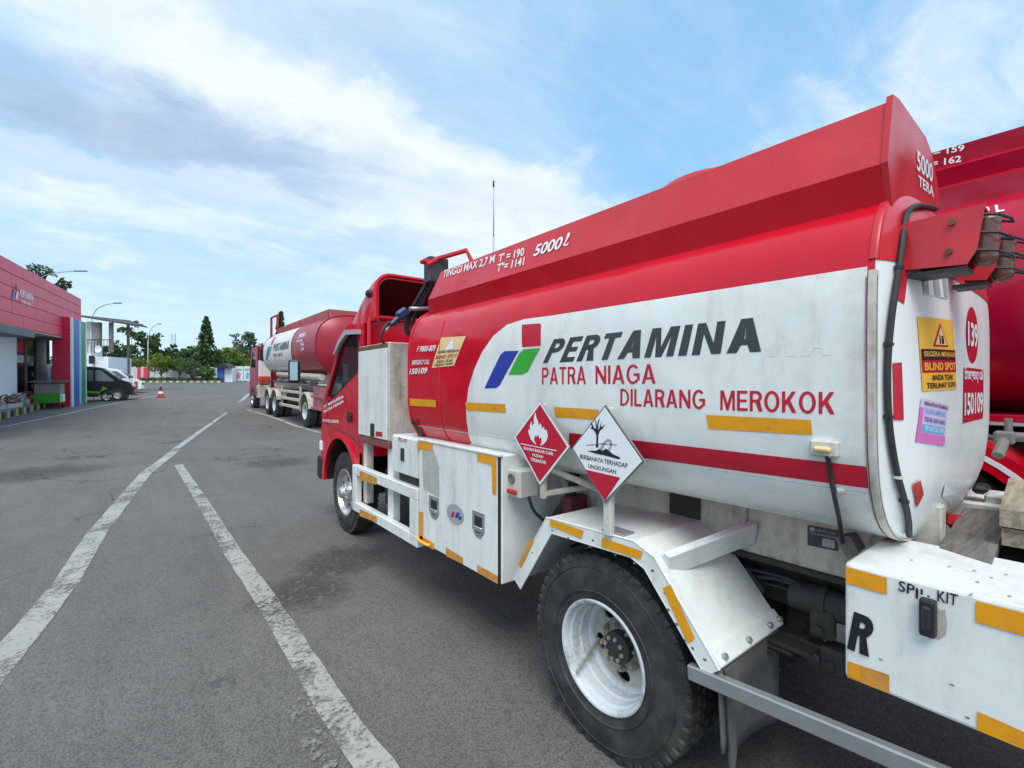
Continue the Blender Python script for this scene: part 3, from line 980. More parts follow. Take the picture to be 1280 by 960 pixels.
def main_tank():
    N = 144
    dense = [sect(2 * PI * (i + .5) / 4000) for i in range(4000)]
    cum = [0]
    for p, q in zip(dense[:-1], dense[1:]):
        cum.append(cum[-1] + math.hypot((q[0] - p[0]) * TA, (q[1] - p[1]) * TB))
    prof, j = [], 0
    for i in range(N):
        t = cum[-1] * i / N
        while cum[j] < t:
            j += 1
        prof.append(dense[j])
    ang = [math.atan2(p[1], p[0]) for p in prof]
    loop = lambda k, Y, kz=None: [Vector((XC + TA * k * p[0], Y, TZ + TB * (kz or k) * p[1])) for p in prof]
    mb = MB()
    ys = [TY0 + (TY1 - TY0) * i / 20 for i in range(21)]
    mb.loft([loop(1, y) for y in ys])
    tank = mb.build('tank', RED, R1)
    # rear dished end, seam flange
    cap = MB()
    ks = [1, .985, .96, .92, .86, .78, .66, .5, .32, .15, .02]
    cap.loft([[Vector((p.x, cap_y(p.x, p.z), p.z)) for p in loop(k, 0)] for k in ks], cap1=True)
    cap.build('rear_tank_end', paint('white_end_paint', (.80, .82, .81), .26, .04, 3, .3, (.50, .47, .41), bump=.01, streak=True, dscale=2.4, dent=.02), R1)
    fl = MB()
    lps = [loop(1.001, TY0 + .014), loop(1.005, TY0 + .012), loop(1.006, TY0 + .002), loop(1.003, TY0 - .004), loop(.992, TY0 - .006)]
    low = sorted((i for i in range(N) if lps[0][i].z < 1.70), key=lambda i: (ang[i] + PI / 2 + 1e-6 - .6) % (2 * PI) if False else ((ang[i] - PI / 2) % (2 * PI)))
    top = sorted((i for i in range(N) if lps[0][i].z >= 1.69), key=lambda i: ((ang[i] + PI / 2) % (2 * PI)))
    fl.loft([[l[i] for i in low] for l in lps], closed=False)
    fl.build('seam_flange', WHITE_OLD, R1)
    MB().loft([[l[i] for i in top] for l in lps], closed=False).build('seam_flange', RED_SKY, R1)
    fc = MB()
    fc.loft([[Vector((p.x, TY1 + FCAP * (1 - k ** 3), p.z)) for p in loop(k, 0)] for k in ks], cap1=True)
    fc.build('front_tank_end', RED, R1)
    fr = MB(); fr.loft([loop(1.001, TY1 - .02), loop(1.009, TY1 - .018), loop(1.009, TY1 + .004), loop(.985, TY1 + .01)])
    fr.build('front_seam_flange', RED, R1)
    # red paint over the top of the rear end
    # white side field
    hit = [TANK.hit(*p) for p in ((597, 569), (590, 554), (585, 535), (583, 512), (586, 485), (593, 462), (603, 440), (617, 420), (634, 406), (655, 399), (690, 394.5))]
    zt = TANK.hit(1098, 331)[1]
    zt0 = TANK.hit(700, 393)[1]
    poly = [(TY0 + .015, .985)] + [(hit[0][0] + .02, .985)] + hit + [(TY0 + .015, zt)]
    Yl = max(p[0] for p in poly)
    Y_, Z_ = TY0 + .015, .985
    sh = [((Yl - y) / (Yl - Y_), (z - Z_) / (zt - Z_)) for y, z in poly]
    print_on(TANK, 'white_field', WHITE_TANK, R1, poly2d(sh), [(Yl, Z_), (Y_, Z_), (Y_, zt), (Yl, zt)], 12, 60, .0016, True)
    # lower red stripe
    sq = [TANK.hit(712, 560), TANK.hit(1090, 611), TANK.hit(1090, 584), TANK.hit(712, 541)]
    sq[1] = (TY0 + .016, sq[1][1]); sq[2] = (TY0 + .016, sq[2][1])
    print_on(TANK, 'red_stripe', RED_DECAL, R1, UNIT, sq, 6, 6, .0026, True)
    # drawn mark: three leaning blocks
    P = print_on
    rr = lambda l, b, r, t, sk: poly2d([(l, b + .04), (l + .05, b), (r, b), (r + sk, t - .05), (r + sk - .06, t), (l + sk, t)])
    P(TANK, 'emblem', RED_DECAL, R1, poly2d([(0, .05), (.06, 0), (.98, .03), (1, .92), (.93, 1), (.0, .97)]), [(653, 434), (677, 433), (677, 404), (653, 405)], 2, 6, .0028)
    P(TANK, 'emblem', BLUE, R1, poly2d([(0, 0), (.36, .01), (.47, .08), (1, .98), (.62, .98), (.50, .90)]), [(606, 485.5), (649, 485.5), (649, 437.5), (606, 438.5)], 3, 8, .0028)
    P(TANK, 'emblem', GREEN, R1, poly2d([(0, 0), (.45, 0), (.62, .1), (1, 1), (.50, .97), (.36, .82)]), [(636, 468.5), (676, 468), (676, 435), (636, 436)], 3, 6, .0028)
    P(TANK, 'lettering', INK, R1, block_text('PERTAMINA', .225, .20), [(679, 454), (952, 439.5), (944, 397), (688, 424.5)], 24, 10, .0028)
    P(TANK, 'lettering', RED_DECAL, R1, block_text('PATRA', .15, 0, .12), [(678, 480.5), (733, 480.2), (733, 457.7), (678, 459.5)], 8, 8, .0028)
    P(TANK, 'lettering', RED_DECAL, R1, block_text('NIAGA', .15, 0, .12), [(745, 480), (820, 479.5), (820, 455), (745, 457.3)], 8, 8, .0028)
    P(TANK, 'lettering', RED_DECAL, R1, block_text('DILARANG', .16, 0, .12), [(776, 507), (882, 511.5), (882, 487.5), (776, 486)], 10, 8, .0028)
    P(TANK, 'lettering', RED_DECAL, R1, block_text('MEROKOK', .16, 0, .12), [(901, 512.4), (1044, 518), (1044, 490), (901, 487.9)], 12, 8, .0028)
    # ghost of removed letters behind the name
    P(TANK, 'ghost_lettering', paint('ghost_letters', (.775, .805, .785), .30, .05, 3, .62, (.40, .37, .31), bump=.012, streak=True, dscale=2.1), R1, block_text('NA', .22, .22), [(962, 446), (1040, 444), (1036, 403), (965, 406)], 8, 8, .0022)
    # amber reflective tapes along the waist
    for q in ([(513, 507), (546, 509), (545, 500), (511, 498)], [(584, 513), (633, 516), (632, 505), (582, 503)], [(695, 521), (748, 525), (749, 512), (693, 508.5)], [(886, 536), (1016, 543.5), (1014, 525), (883, 518.5)]):
        P(TANK, 'reflective_tape', ORANGE, R1, UNIT, q, 3, 3, .0032)
    for x, y in ((619, 509), (716, 517), (962, 532.5)):
        P(TANK, 'tape_mark', ORANGE_W, R1, poly2d([(0, 0), (1, .05), (.5, 1)]), [(x - 3.5, y + 3), (x + 3.5, y + 3.4), (x + 3.5, y - 2.4), (x - 3.5, y - 2.8)], 1, 1, .0040)
    # small print on the red front section
    P(TANK, 'lettering', WHITE_CLEAN, R1, text2d('F 9800-809', .02, .1), [(521, 440), (544, 439), (546, 431), (523, 433)], 4, 2, .0028)
    P(TANK, 'lettering', WHITE_CLEAN, R1, text2d('EMERGENCY CALL', .015, .1), [(515, 456), (537, 455), (538, 449), (516, 450.5)], 4, 2, .0028)
    P(TANK, 'lettering', WHITE_CLEAN, R1, text2d('150109', .03, .05), [(512, 468), (534, 467), (535, 459), (513, 461)], 4, 2, .0028)
    q = [(540, 460), (568, 457), (583, 420), (552, 422)]
    st = P(TANK, 'warning_sticker', PALEY, R1, UNIT, q, 3, 6, .0022)
    sub = lambda a, b, c, d: [tuple(Vector(q[0]) * (1 - u) * (1 - w) + Vector(q[1]) * u * (1 - w) + Vector(q[2]) * u * w + Vector(q[3]) * (1 - u) * w) for u, w in ((a, c), (b, c), (b, d), (a, d))]
    P(TANK, 'sticker_print', WHITE_CLEAN, st, poly2d([(0, 0), (1, 0), (.5, 1)]), sub(.33, .67, .58, .95), 1, 2, .0032)
    P(TANK, 'sticker_print', INK, st, text2d('SEGERA MENJAUH', .02), sub(.04, .96, .44, .56), 4, 2, .0032)
    P(TANK, 'sticker_print', RED_DECAL, st, text2d('BLIND SPOT', .02), sub(.04, .96, .28, .41), 4, 2, .0032)
    P(TANK, 'sticker_print', INK, st, text2d('ANDA TIDAK', .02), sub(.14, .86, .15, .24), 4, 2, .0032)
    P(TANK, 'sticker_print', INK, st, text2d('TERLIHAT SOPIR', .02), sub(.08, .92, .04, .12), 4, 2, .0032)
    # weld seam round the shell, drain pipe in front
    ws = MB(); ws.tube([Vector((side_x(z) - .001, 2.45, z)) for z in (1.0, 1.03, 1.08, 1.15, 1.25, 1.4, 1.55, 1.65, 1.72, 1.78)], .0035, 6)
    ws.build('weld_seam', RED, R1)
    for z in (1.135,):
        MB().tube([(side_x(z) - .0003, TY0 + .02, z), (side_x(z) - .0003, 2.84, z)], .0020, 5, False).build('long_weld_seam', WHITE_OLD, R1)
    for y in (1.08, 1.78):
        MB().tube([Vector((side_x(z) - .0003, y, z)) for z in (.99, 1.01, 1.04, 1.08, 1.15, 1.25, 1.4, 1.55, 1.64)], .0019, 5).build('weld_seam', WHITE_TANK, R1)
    for y, zs in ((TY0 + .016, (.985, 1.0, 1.03, 1.08, 1.15, 1.25, 1.4, 1.55, 1.66)), (TY0 - .005, (.985, 1.0, 1.03, 1.08, 1.15, 1.25, 1.4, 1.55, 1.66))):
        MB().tube([Vector((side_x(z) - .0035 + (.004 if y < TY0 else 0), y, z)) for z in zs], .0012, 5).build('grimy_joint', GRIME, R1)
    dp = MB(); dp.tube([(side_x(1.17) - .02, 2.80, 1.17), (1.385, 2.80, 1.14), (1.43, 2.78, 1.07), (1.55, 2.74, 1.015), (1.68, 2.7, 1.0)], .010, 8)
    dp.build('drain_pipe', RUBBER, R1)
    # ---------------- walkway wall on the tank top
    YB, YF = TY0 - .005, 2.86
    XR = 3.47
    for side in (0, 1):
        fx = (lambda x: x) if side == 0 else (lambda x: XR - x)
        mb = MB()
        t = .012
        low = [(fx(CO[0][1]), CO[0][0] - .03), (fx(CO[1][1]), CO[1][0])]
        tt = t if side == 0 else -t
        mb.loft([[Vector((low[0][0], Y, low[0][1])), Vector((low[1][0], Y2, low[1][1])), Vector((low[1][0] + tt, Y2, low[1][1])), Vector((low[0][0] + tt, Y, low[0][1]))] for Y, Y2 in ((YB + .01, YB + .01), (2.79, 2.73))], smooth=False, cap0=True, cap1=True)
        mb.build('coaming_lower_wall', RED, R1)
        mb = MB()
        a, b = (fx(CO[1][1]), CO[1][0]), (fx(CO[2][1]), CO[2][0])
        mb.loft([[Vector((a[0], Y, a[1])), Vector((b[0], Y2, b[1])), Vector((b[0] + 2.5 * tt, Y2, b[1] + .004)), Vector((b[0] + 2.5 * tt, Y2, b[1] - .012)), Vector((a[0] + tt, Y, a[1]))] for Y, Y2 in ((YB + .01, YB + .01), (2.73, 2.65))], smooth=False, cap0=True, cap1=True)
        mb.build('coaming_upper_wall', RED_SKY, R1)
        if side == 0:
            for (s_, q, b_, sh_) in (('TINGGI MAX 2,7 M', [(554, 349), (619, 330), (620, 318), (556, 338)], .012, .1), ("T' = 190", [(624, 328), (656, 319.5), (656, 309), (625, 318)], .02, .1), ("T''= 1141", [(622, 340), (656, 331), (657, 320.5), (623, 330)], .02, .1)):
                P(COAM, 'lettering', WHITE_CLEAN, R1, text2d(s_, b_, sh_), q, 6, 3, .004)
            P(COAM, 'lettering', WHITE_CLEAN, R1, text2d('5000', .02, .25), [(667, 321), (703, 310.5), (705, 295), (669, 307)], 5, 3, .004)
            P(COAM, 'lettering', WHITE_CLEAN, R1, poly2d([(.2, .1), (.35, 0), (.7, .02), (.85, .2), (.75, .22), (.6, .1), (.42, .1), (.36, .25), (.9, .72), (.95, .92), (.8, 1), (.6, .95), (.45, .7), (.25, .3), (.05, .2), (.05, .12)]), [(704, 309), (713, 306), (714, 290), (706, 293)], 1, 1, .004)
    # end plates
    half = [(CO[0][1] + .01, CO[0][0] - .03), (CO[1][1] - .004, CO[1][0]), (CO[2][1] - .006, CO[2][0] + .012), (CO[2][1] + .05, CO[2][0] + .02)]
    rp = half + [(1.82, 2.13), (1.90, 2.10), (1.97, 2.03), (2.0, 1.95), (2.0, 1.80)]
    pl = [Vector((x, YB - .004, z)) for x, z in rp]
    MB().prism(pl, (0, .014, 0)).build('coaming_rear_plate', RED_SKY, R1)
    fy = (2.80, 2.73, 2.65)
    hf = [(CO[0][1] + .004, CO[0][0] - .03), (CO[1][1] + .004, CO[1][0]), (CO[2][1] + .004, CO[2][0] - .004)]
    pl = [Vector((x, y, z)) for (x, z), y in zip(hf, fy)] + [Vector((XR - x, y, z)) for (x, z), y in reversed(list(zip(hf, fy)))]
    MB().prism(pl, (0, .014, 0)).build('coaming_front_plate', RED, R1)
    PLT = YSurf(lambda X, z: YB - .004, 1.3)
    P(PLT, 'lettering', WHITE_CLEAN, R1, text2d('5000', .02), [(1145, 213), (1165, 229), (1165, 206), (1145, 187)], 1, 1, .002)
    P(PLT, 'lettering', WHITE_CLEAN, R1, text2d('TERA', .02), [(1147, 232), (1166, 247), (1166, 234), (1147, 219)], 1, 1, .002)
    dk = MB(); dk.box(CO[0][1] + .03, XR - CO[0][1] - .03, YB + .02, 2.70, 1.915, 1.935)
    dk.build('walkway_deck', RED_SKY, R1)
    mh = MB(); mh.lathe([(1.93, .2), (2.10, .2), (2.13, .22), (2.15, .21), (2.155, .0)], 36, (1.735, .95, 0), 'Z')
    mh.build('manhole_cover', RED_SKY, R1)
    # fillet where the plate meets the rounded end


main_tank()


def cap_details():
    P = print_on
    # red painted top of the rear end
    zb = 1.70
    g = MB(); nx, nz = 48, 14
    vs = []
    for i in range(nx + 1):
        u = -1 + 2 * i / nx
        X = XC + .655 * math.sin(u * PI / 2)
        zt_ = TZ + TB * .992 * max(.0, 1 - abs((X - XC) / TA) ** 4) ** .25
        for j in range(nz + 1):
            w = 1 - (1 - j / nz) ** 2
            z = zb + max(.02, zt_ - zb) * w
            vs.append(Vector((X, cap_y(X, z) - .002, z)))
    g.add(vs, [(i * (nz + 1) + j, (i + 1) * (nz + 1) + j, (i + 1) * (nz + 1) + j + 1, i * (nz + 1) + j + 1) for i in range(nx) for j in range(nz)], True)
    g.build('red_top_field', RED_SKY, R1)
    # black conduit down the near edge
    hs = MB()
    pts = []
    for px in ((1165, 262), (1150, 259), (1136, 260), (1127, 270), (1122, 300), (1117, 335), (1109, 385), (1104, 430), (1102, 470), (1104, 520), (1109, 560), (1116, 595), (1124, 625), (1129, 650), (1130, 668)):
        a = CAP.hit(*px); pts.append(CAP.pt(a[0], a[1], .010))
    hs.tube(pts, .0072, 10)
    hs.build('conduit_hose', RUBBER, R1)
    for k in (5, 7, 9, 11, 12):
        p = pts[k]
        cl = MB(); cl.cyl(p + Vector((0, 0, -.005)), p + Vector((0, 0, .002)), .0098, n=14); cl.box(p.x - .004, p.x + .02, p.y + .002, p.y + .010, p.z - .004, p.z + .004)
        cl.build('hose_clip', BLACK if k != 11 else WHITE_OLD, R1)
    # red vertical reflectors
    for q in ([(1117, 372), (1129, 380), (1134, 330), (1124, 322)], [(1116, 525), (1128, 525), (1126, 453), (1114, 454)]):
        P(CAP, 'reflective_tape', RED_DECAL, R1, UNIT, q, 2, 6, .002)
    # yellow warning sticker
    q = [(1152, 489), (1195, 486), (1190, 401), (1145, 396)]
    Q = [Vector(CAP.hit(*p)) for p in q]

    def sub(a, b, c, d):
        return [tuple(Q[0] * (1 - u) * (1 - w) + Q[1] * u * (1 - w) + Q[2] * u * w + Q[3] * (1 - u) * w) for u, w in ((a, c), (b, c), (b, d), (a, d))]
    st = P(CAP, 'warning_sticker', YELLOW, R1, UNIT, sub(0, 1, 0, 1), 6, 6, .0014, True)
    P(CAP, 'sticker_print', INK2, st, UNIT, sub(.02, 1, .42, .57), 6, 2, .0022, True)
    P(CAP, 'sticker_print', RED_DECAL, st, UNIT, sub(.02, 1, .25, .42), 6, 2, .0022, True)
    P(CAP, 'sticker_print', YELLOW, st, text2d('SEGERA MENJAUH', .02), sub(.06, .96, .45, .54), 6, 1, .0028, True)
    P(CAP, 'sticker_print', YELLOW, st, text2d('BLIND SPOT', .03), sub(.06, .96, .28, .39), 6, 1, .0028, True)
    P(CAP, 'sticker_print', INK2, st, text2d('ANDA TIDAK', .02), sub(.2, .86, .14, .22), 6, 1, .0028, True)
    P(CAP, 'sticker_print', INK2, st, text2d('TERLIHAT SOPIR', .02), sub(.08, .95, .03, .11), 6, 1, .0028, True)
    P(CAP, 'sticker_print', RED_DECAL, st, poly2d([(0, 0), (1, 0), (.5, 1)]), sub(.28, .74, .61, .94), 4, 2, .0022, True)
    P(CAP, 'sticker_print', PALEY, st, poly2d([(0, 0), (1, 0), (.5, 1)]), sub(.33, .69, .635, .89), 4, 2, .0028, True)
    P(CAP, 'sticker_print', INK2, st, poly2d(rect2d(.1, .3, 0, .9), rect2d(.45, .9, 0, .6), circ2d(.67, .75, .2, .14, 10)), sub(.43, .60, .65, .78), 3, 1, .0032, True)
    # pink notice
    q = [(1143, 552), (1179, 557), (1184, 506), (1150, 498)]
    Q[:] = [Vector(CAP.hit(*p)) for p in q]
    st = P(CAP, 'notice_sticker', LILAC, R1, UNIT, sub(0, 1, 0, 1), 6, 4, .0014, True)
    P(CAP, 'sticker_print', PINK, st, UNIT, sub(0, 1, 0, .22), 6, 1, .0022, True)
    P(CAP, 'sticker_print', PINK, st, UNIT, sub(.0, .1, .22, .8), 2, 1, .0022, True)
    P(CAP, 'sticker_print', SKYB, st, UNIT, sub(.12, .92, .25, .42), 6, 1, .0022, True)
    P(CAP, 'sticker_print', INK2, st, text2d('PERHATIKAN PENUMPANG', .01), sub(.1, 1, .86, .95), 6, 1, .0028, True)
    P(CAP, 'sticker_print', SKYB, st, text2d('DILARANG MEROKOK', .01), sub(.14, .9, .68, .80), 6, 1, .0028, True)
    P(CAP, 'sticker_print', BLUE, st, text2d('TIDAK ADA UANG', .01), sub(.14, .9, .49, .60), 6, 1, .0028, True)
    P(CAP, 'sticker_print', WHITE_CLEAN, st, text2d('TIP UNTUK SOPIR', .01), sub(.16, .88, .28, .39), 6, 1, .0028, True)
    # faded grey papers at the top, round number and emergency plate on the far side
    q = [(1154, 368), (1184, 374), (1180, 343), (1151, 337)]
    Q[:] = [Vector(CAP.hit(*p)) for p in q]
    st = P(CAP, 'faded_sticker', paint('faded_paper', (.72, .73, .72), .5, .06, 9, .3, (.5, .5, .48), bump=0), R1, UNIT, sub(0, 1, 0, 1), 4, 2, .0014, True)
    for a, b in ((.02, .16), (.36, .62), (.8, 1)):
        P(CAP, 'sticker_print', GREYST, st, UNIT, sub(a, b, .05, .95), 2, 2, .0022, True)
    l0, l1 = CAP.hit(1203, 529), CAP.hit(1204, 459)
    P(CAP, 'emergency_sticker', RED_DECAL, R1, UNIT, [l0, (l0[0] + .34, l0[1]), (l1[0] + .34, l1[1]), l1], 10, 2, .0014, True)
    P(CAP, 'lettering', WHITE_CLEAN, R1, text2d('Emergency call', .02), [(l0[0] + .012, 1.405), (l0[0] + .32, 1.405), (l0[0] + .32, 1.455), (l0[0] + .012, 1.455)], 10, 1, .0028, True)
    P(CAP, 'lettering', WHITE_CLEAN, R1, text2d('150109', .03), [(l0[0] + .012, l0[1] + .02), (l0[0] + .32, l0[1] + .02), (l0[0] + .32, l0[1] + .09), (l0[0] + .012, l0[1] + .09)], 10, 1, .0028, True)
    l0, l1 = CAP.hit(1207, 453), CAP.hit(1207, 380)
    P(CAP, 'badge_sticker', RED_DECAL, R1, poly2d(circ2d(.5, .5, .5, .5)), [l0, (l0[0] + .2, l0[1]), (l0[0] + .2, l1[1]), (l0[0], l1[1])], 6, 4, .0014, True)
    P(CAP, 'lettering', WHITE_CLEAN, R1, text2d('139', .03), [(l0[0] + .02, l0[1] + .05), (l0[0] + .18, l0[1] + .05), (l0[0] + .18, l1[1] - .05), (l0[0] + .02, l1[1] - .05)], 6, 2, .0028, True)
    # lamps on long red brackets
    for i, dx in enumerate((0, .26)):
        lx = 1.47 + dx
        y0 = TY0 - .012 if i == 0 else TY0 - .07
        a0, a1 = atX(1232, 253, 1.47), atX(1210, 330, 1.47)
        y1 = a0.y
        zt, zb_ = a0.z, a1.z
        br = MB()
        pr = [Vector((lx, y0, zt - .012)), Vector((lx, y1, zt)), Vector((lx, y1 + .014, zb_ + .03)), Vector((lx, y1 + .03, zb_)), Vector((lx, y0 - .025, zb_ + .008))]
        br.prism(pr, (.006, 0, 0)); br.prism([p + Vector((.08, 0, 0)) for p in pr], (.006, 0, 0))
        br.box(lx + .004, lx + .082, y1 + .001, y0 - .02, zt - .012, zt - .006)
        bk = br.build('lamp_bracket', RED_SKY, R1)
        MB().box(lx + .003, lx + .083, y1 + .03, y0 - .01, zb_ - .012, zb_ - .002).build('bracket_floor', BLACK, bk)
        for yy, zz in ((y1 + .055, zt - .03), (y1 + .06, zb_ + .035)):
            MB().cyl((lx + .001, yy, zz), (lx - .008, yy, zz), .007, n=10).build('bolt', RUST, bk)
        yl = y1 + .022
        lh = MB(); lh.box(lx + .008, lx + .080, yl - .01, yl + .04, zb_ + .02, zt - .02, .008); lh.build('lamp_housing', BLACK, bk)
        ln = MB()
        ln.tube([(lx + .042, yl - .015, zb_ + .015), (lx + .042, yl - .02, zt - .03)], .023, 16, False)
        ln.sphere((lx + .042, yl - .016, zb_ + .018), .023, 12)
        ln.sphere((lx + .042, yl - .02, zt - .03), .023, 12, (1, 1, .5))
        ln.build('lamp_lens', LENS, bk)
        for zz in (zb_ + .022, zb_ + .062, zb_ + .102):
            MB().tube([(lx + .006, yl + .0, zz + .01), (lx + .008, yl - .040, zz), (lx + .022, yl - .058, zz - .010), (lx + .064, yl - .058, zz - .010), (lx + .080, yl - .040, zz), (lx + .082, yl, zz + .01)], .0032, 8, False).build('guard_wire', BLACK, bk)
    # red lamps under the seam
    for q in ([(1138, 606), (1148, 600), (1152, 618), (1143, 635)],):
        P(CAP, 'corner_reflector', REDLAMP, R1, UNIT, [q[3], q[2], q[1], q[0]], 2, 2, .004)
    a = Vector(CAP.hit(1180, 650)); p = CAP.pt(a.x, a.y, .03)
    lm = MB(); lm.box(-.035, .035, -.02, .02, -.02, .02, .004, Matrix.Translation(p) @ Matrix.Rotation(.4, 4, 'Y')); lm.build('tail_lamp', REDLAMP, R1)
    a = Vector(CAP.hit(1182, 615)); p = CAP.pt(a.x, a.y, .004)
    P(CAP, 'white_label', WHITE_CLEAN, R1, UNIT, [(1176, 620), (1188, 632), (1192, 618), (1180, 603)], 1, 1, .003)


cap_details()


def main_body():
    P = print_on
    # ---------------- chassis
    ch = MB()
    for x in (1.84, 2.32):
        ch.box(x, x + .08, -.6, 5.0, .60, .76, .004)
    for y in (.5, 1.7, 2.8, 4.0):
        ch.box(1.92, 2.32, y, y + .08, .62, .74)
    ch.build('chassis_frame', CHASSIS, R1)
    ax = MB(); ax.cyl((1.45, 1.2, .375), (2.79, 1.2, .375), .06, n=14); ax.sphere((XC, 1.2, .375), .16, 14)
    ax.build('rear_axle', CHASSIS, R1)
    MB().cyl((1.6, 4.52, .375), (2.64, 4.52, .375), .045, n=10).build('front_axle', CHASSIS, R1)
    # leaf spring, brake pots and brackets seen in the dark behind the wheel
    sp = MB()
    for k in range(5):
        sp.box(1.66, 1.73, .60 + .05 * k, 1.8 - .05 * k, .53 - .018 * k, .544 - .018 * k, .003)
    sp.build('leaf_spring', CHASSIS, R1)
    hb = MB(); hb.prism([(1.76, .93, .72), (1.76, .84, .72), (1.76, .78, .66), (1.76, .84, .58), (1.76, .90, .58)], (.08, 0, 0)); hb.build('spring_hanger', CHASSIS, R1)
    GR = paint('dusty_grey_iron', (.05, .047, .042), .7, .35, 12, .6, (.05, .045, .04), bump=.06)
    pot = MB(); pot.cyl((1.80, .70, .67), (1.80, .50, .67), .05, n=18); pot.cyl((1.80, .61, .67), (1.80, .59, .67), .056, n=18); pot.build('brake_chamber', GR, R1)
    pk = MB(); pk.box(1.74, 1.78, .56, .63, .57, .66, .008); pk.cyl((1.745, .60, .60), (1.725, .60, .60), .015, n=8); pk.build('spring_shackle', GR, R1)
    pk = MB(); pk.box(1.76, 1.82, .54, .84, .50, .535, .008); pk.box(1.735, 1.82, .53, .60, .465, .55, .008); pk.cyl((1.74, .565, .50), (1.72, .565, .50), .014, n=8); pk.build('stabiliser_mount', GR, R1)
    for k, (x, z) in enumerate(((1.79, .70), (1.80, .67), (1.78, .715))):
        MB().tube([(x, .34, z), (x + .01, .52 + .05 * k, z - .035), (x - .01, .72, z + .01), (x, .95 + .1 * k, z - .03), (x + .04, 1.3, z)], .007 if k else .010, 7).build('air_line', RUBBER, R1)
    for y in (1.13, 1.27):
        MB().tube([(1.655, y, .36), (1.655, y, .62), (1.735, y, .62), (1.735, y, .36)], .010, 7, False).build('spring_bolt', CHASSIS, R1)
    MB().cyl((1.78, .36, .80), (1.78, .36, .66), .03, n=12).build('drain_cock', GR, R1)
    # ---------------- tank bearer: long dirty white side beam
    sb = MB(); sb.box(1.75, 1.80, .30, 3.0, .785, 1.06, .004); sb.build('tank_bearer', FRAME, R1)
    sb = MB(); sb.box(1.74, 1.81, .30, 3.0, .765, .785, .002); sb.build('bearer_flange', CHASSIS, R1)
    BR = XSurf(lambda z: 1.75)
    MB().box(1.738, 1.75, .835, .98, .80, .965, .003).build('mounting_plate', FRAME, R1)
    MB().box(1.742, 1.75, 1.02, 1.16, .86, .985, .003).build('bracket_plate', CHASSIS, R1)
    st = P(BR, 'data_plate', INK, R1, UNIT, [(1010, 681), (1048, 689), (1048, 663), (1010, 656)], 1, 1, .004)
    q = [BR.hit(*p) for p in ((1010, 681), (1048, 689), (1048, 663), (1010, 656))]
    sub = lambda a, b, c, d: [tuple(Vector(q[0]) * (1 - u) * (1 - w) + Vector(q[1]) * u * (1 - w) + Vector(q[2]) * u * w + Vector(q[3]) * (1 - u) * w) for u, w in ((a, c), (b, c), (b, d), (a, d))]
    P(BR, 'plate_print', GREYST, st, poly2d(rect2d(.5, .9, .1, .5), rect2d(.08, .25, .75, .93)), sub(0, 1, 0, 1), 1, 1, .005, True)
    P(BR, 'plate_print', GREYST, st, text2d('KAROSERI TANGKI', .01), sub(.3, .95, .78, .9), 1, 1, .005, True)
    P(BR, 'plate_print', GREYST, st, text2d('NO RANGKA', .01), sub(.08, .9, .58, .7), 1, 1, .005, True)
    # tank saddles
    for y in (.40, 1.75, 2.7):
        sd = MB(); sd.prism([(1.62, y, 1.06), (1.70, y, .975), (2.54, y, .975), (2.62, y, 1.06), (2.46, y, .80), (1.78, y, .80)], (0, .05, 0)); sd.build('tank_saddle', FRAME, R1)
    rs = MB(); rs.prism([atX(1052, 634, 1.66), atX(1060, 628, 1.66), atX(1100, 655, 1.68), atX(1076, 690, 1.66), atX(1062, 672, 1.66)], (.05, .02, 0)); rs.build('rear_saddle_web', FRAME, R1)
    rb = MB(); rb.prism([atX(1043, 672, 1.60), atX(1062, 670, 1.60), atX(1073, 690, 1.60), atX(1060, 700, 1.60)], (.06, .0, 0)); rb.build('rear_bracket', GREYBOX, R1)
    # side marker lamp on the tank with its cable
    a = TANK.hit(1032, 560); p = TANK.pt(a[0], a[1], 0)
    ml = MB(); ml.box(p.x - .02, p.x + .01, p.y - .032, p.y + .032, p.z - .022, p.z + .022, .006); lamp = ml.build('side_marker_lamp', WHITE_OLD, R1)
    MB().box(p.x - .032, p.x - .018, p.y - .02, p.y + .02, p.z - .008, p.z + .006, .005).build('lamp_lens', PALEY, lamp)
    MB().tube([(p.x - .014, p.y - .008, p.z - .015)] + [atX(x, y, X) for x, y, X in ((1038, 592, 1.385), (1043, 620, 1.395), (1048, 643, 1.425), (1051, 662, 1.50), (1053, 680, 1.62))], .006, 8).build('lamp_cable', RUBBER, R1)
    MB().tube([atX(x, y, X) for x, y, X in ((1046, 613, 1.40), (1058, 614, 1.41), (1072, 626, 1.44), (1088, 645, 1.52), (1100, 660, 1.60))], .009, 8).build('cable_pipe', WHITE_OLD, R1)
    # ---------------- mudguard
    Yc = {'f0': (1.70, .515), 'f1': (1.475, .842), 'r1': (.975, .853), 'r0': (.72, .56)}
    X0, X1 = XB, 1.76
    pts = [Yc['f0'], Yc['f1'], (1.03, .860), (.945, .828), Yc['r0']]
    mg = MB()
    th = .014
    outer = [Vector((X0, y, z)) for y, z in pts]
    nrm = [(.82, .57), (.45, .9), (-.15, 1.0), (-.6, .8), (-.75, .66)]
    inner = [Vector((X0, y - n_[0] * th, z - n_[1] * th)) for (y, z), n_ in zip(pts, nrm)]
    L = outer + list(reversed(inner))
    mg.prism(L, (X1 - X0, 0, 0))
    mgo = mg.build('mudguard', WHITE, R1)
    w = .058
    inn2 = [Vector((X0, y - n_[0] * w, z - n_[1] * w)) for (y, z), n_ in zip(pts, [(.82, .57), (.5, 1.0), (-.2, 1.02), (-.66, .86), (-.75, .66)])]
    MB().prism([p + Vector((-.006, 0, 0)) for p in outer + list(reversed(inn2))], (.008, 0, 0)).build('mudguard_lip', WHITE, R1)
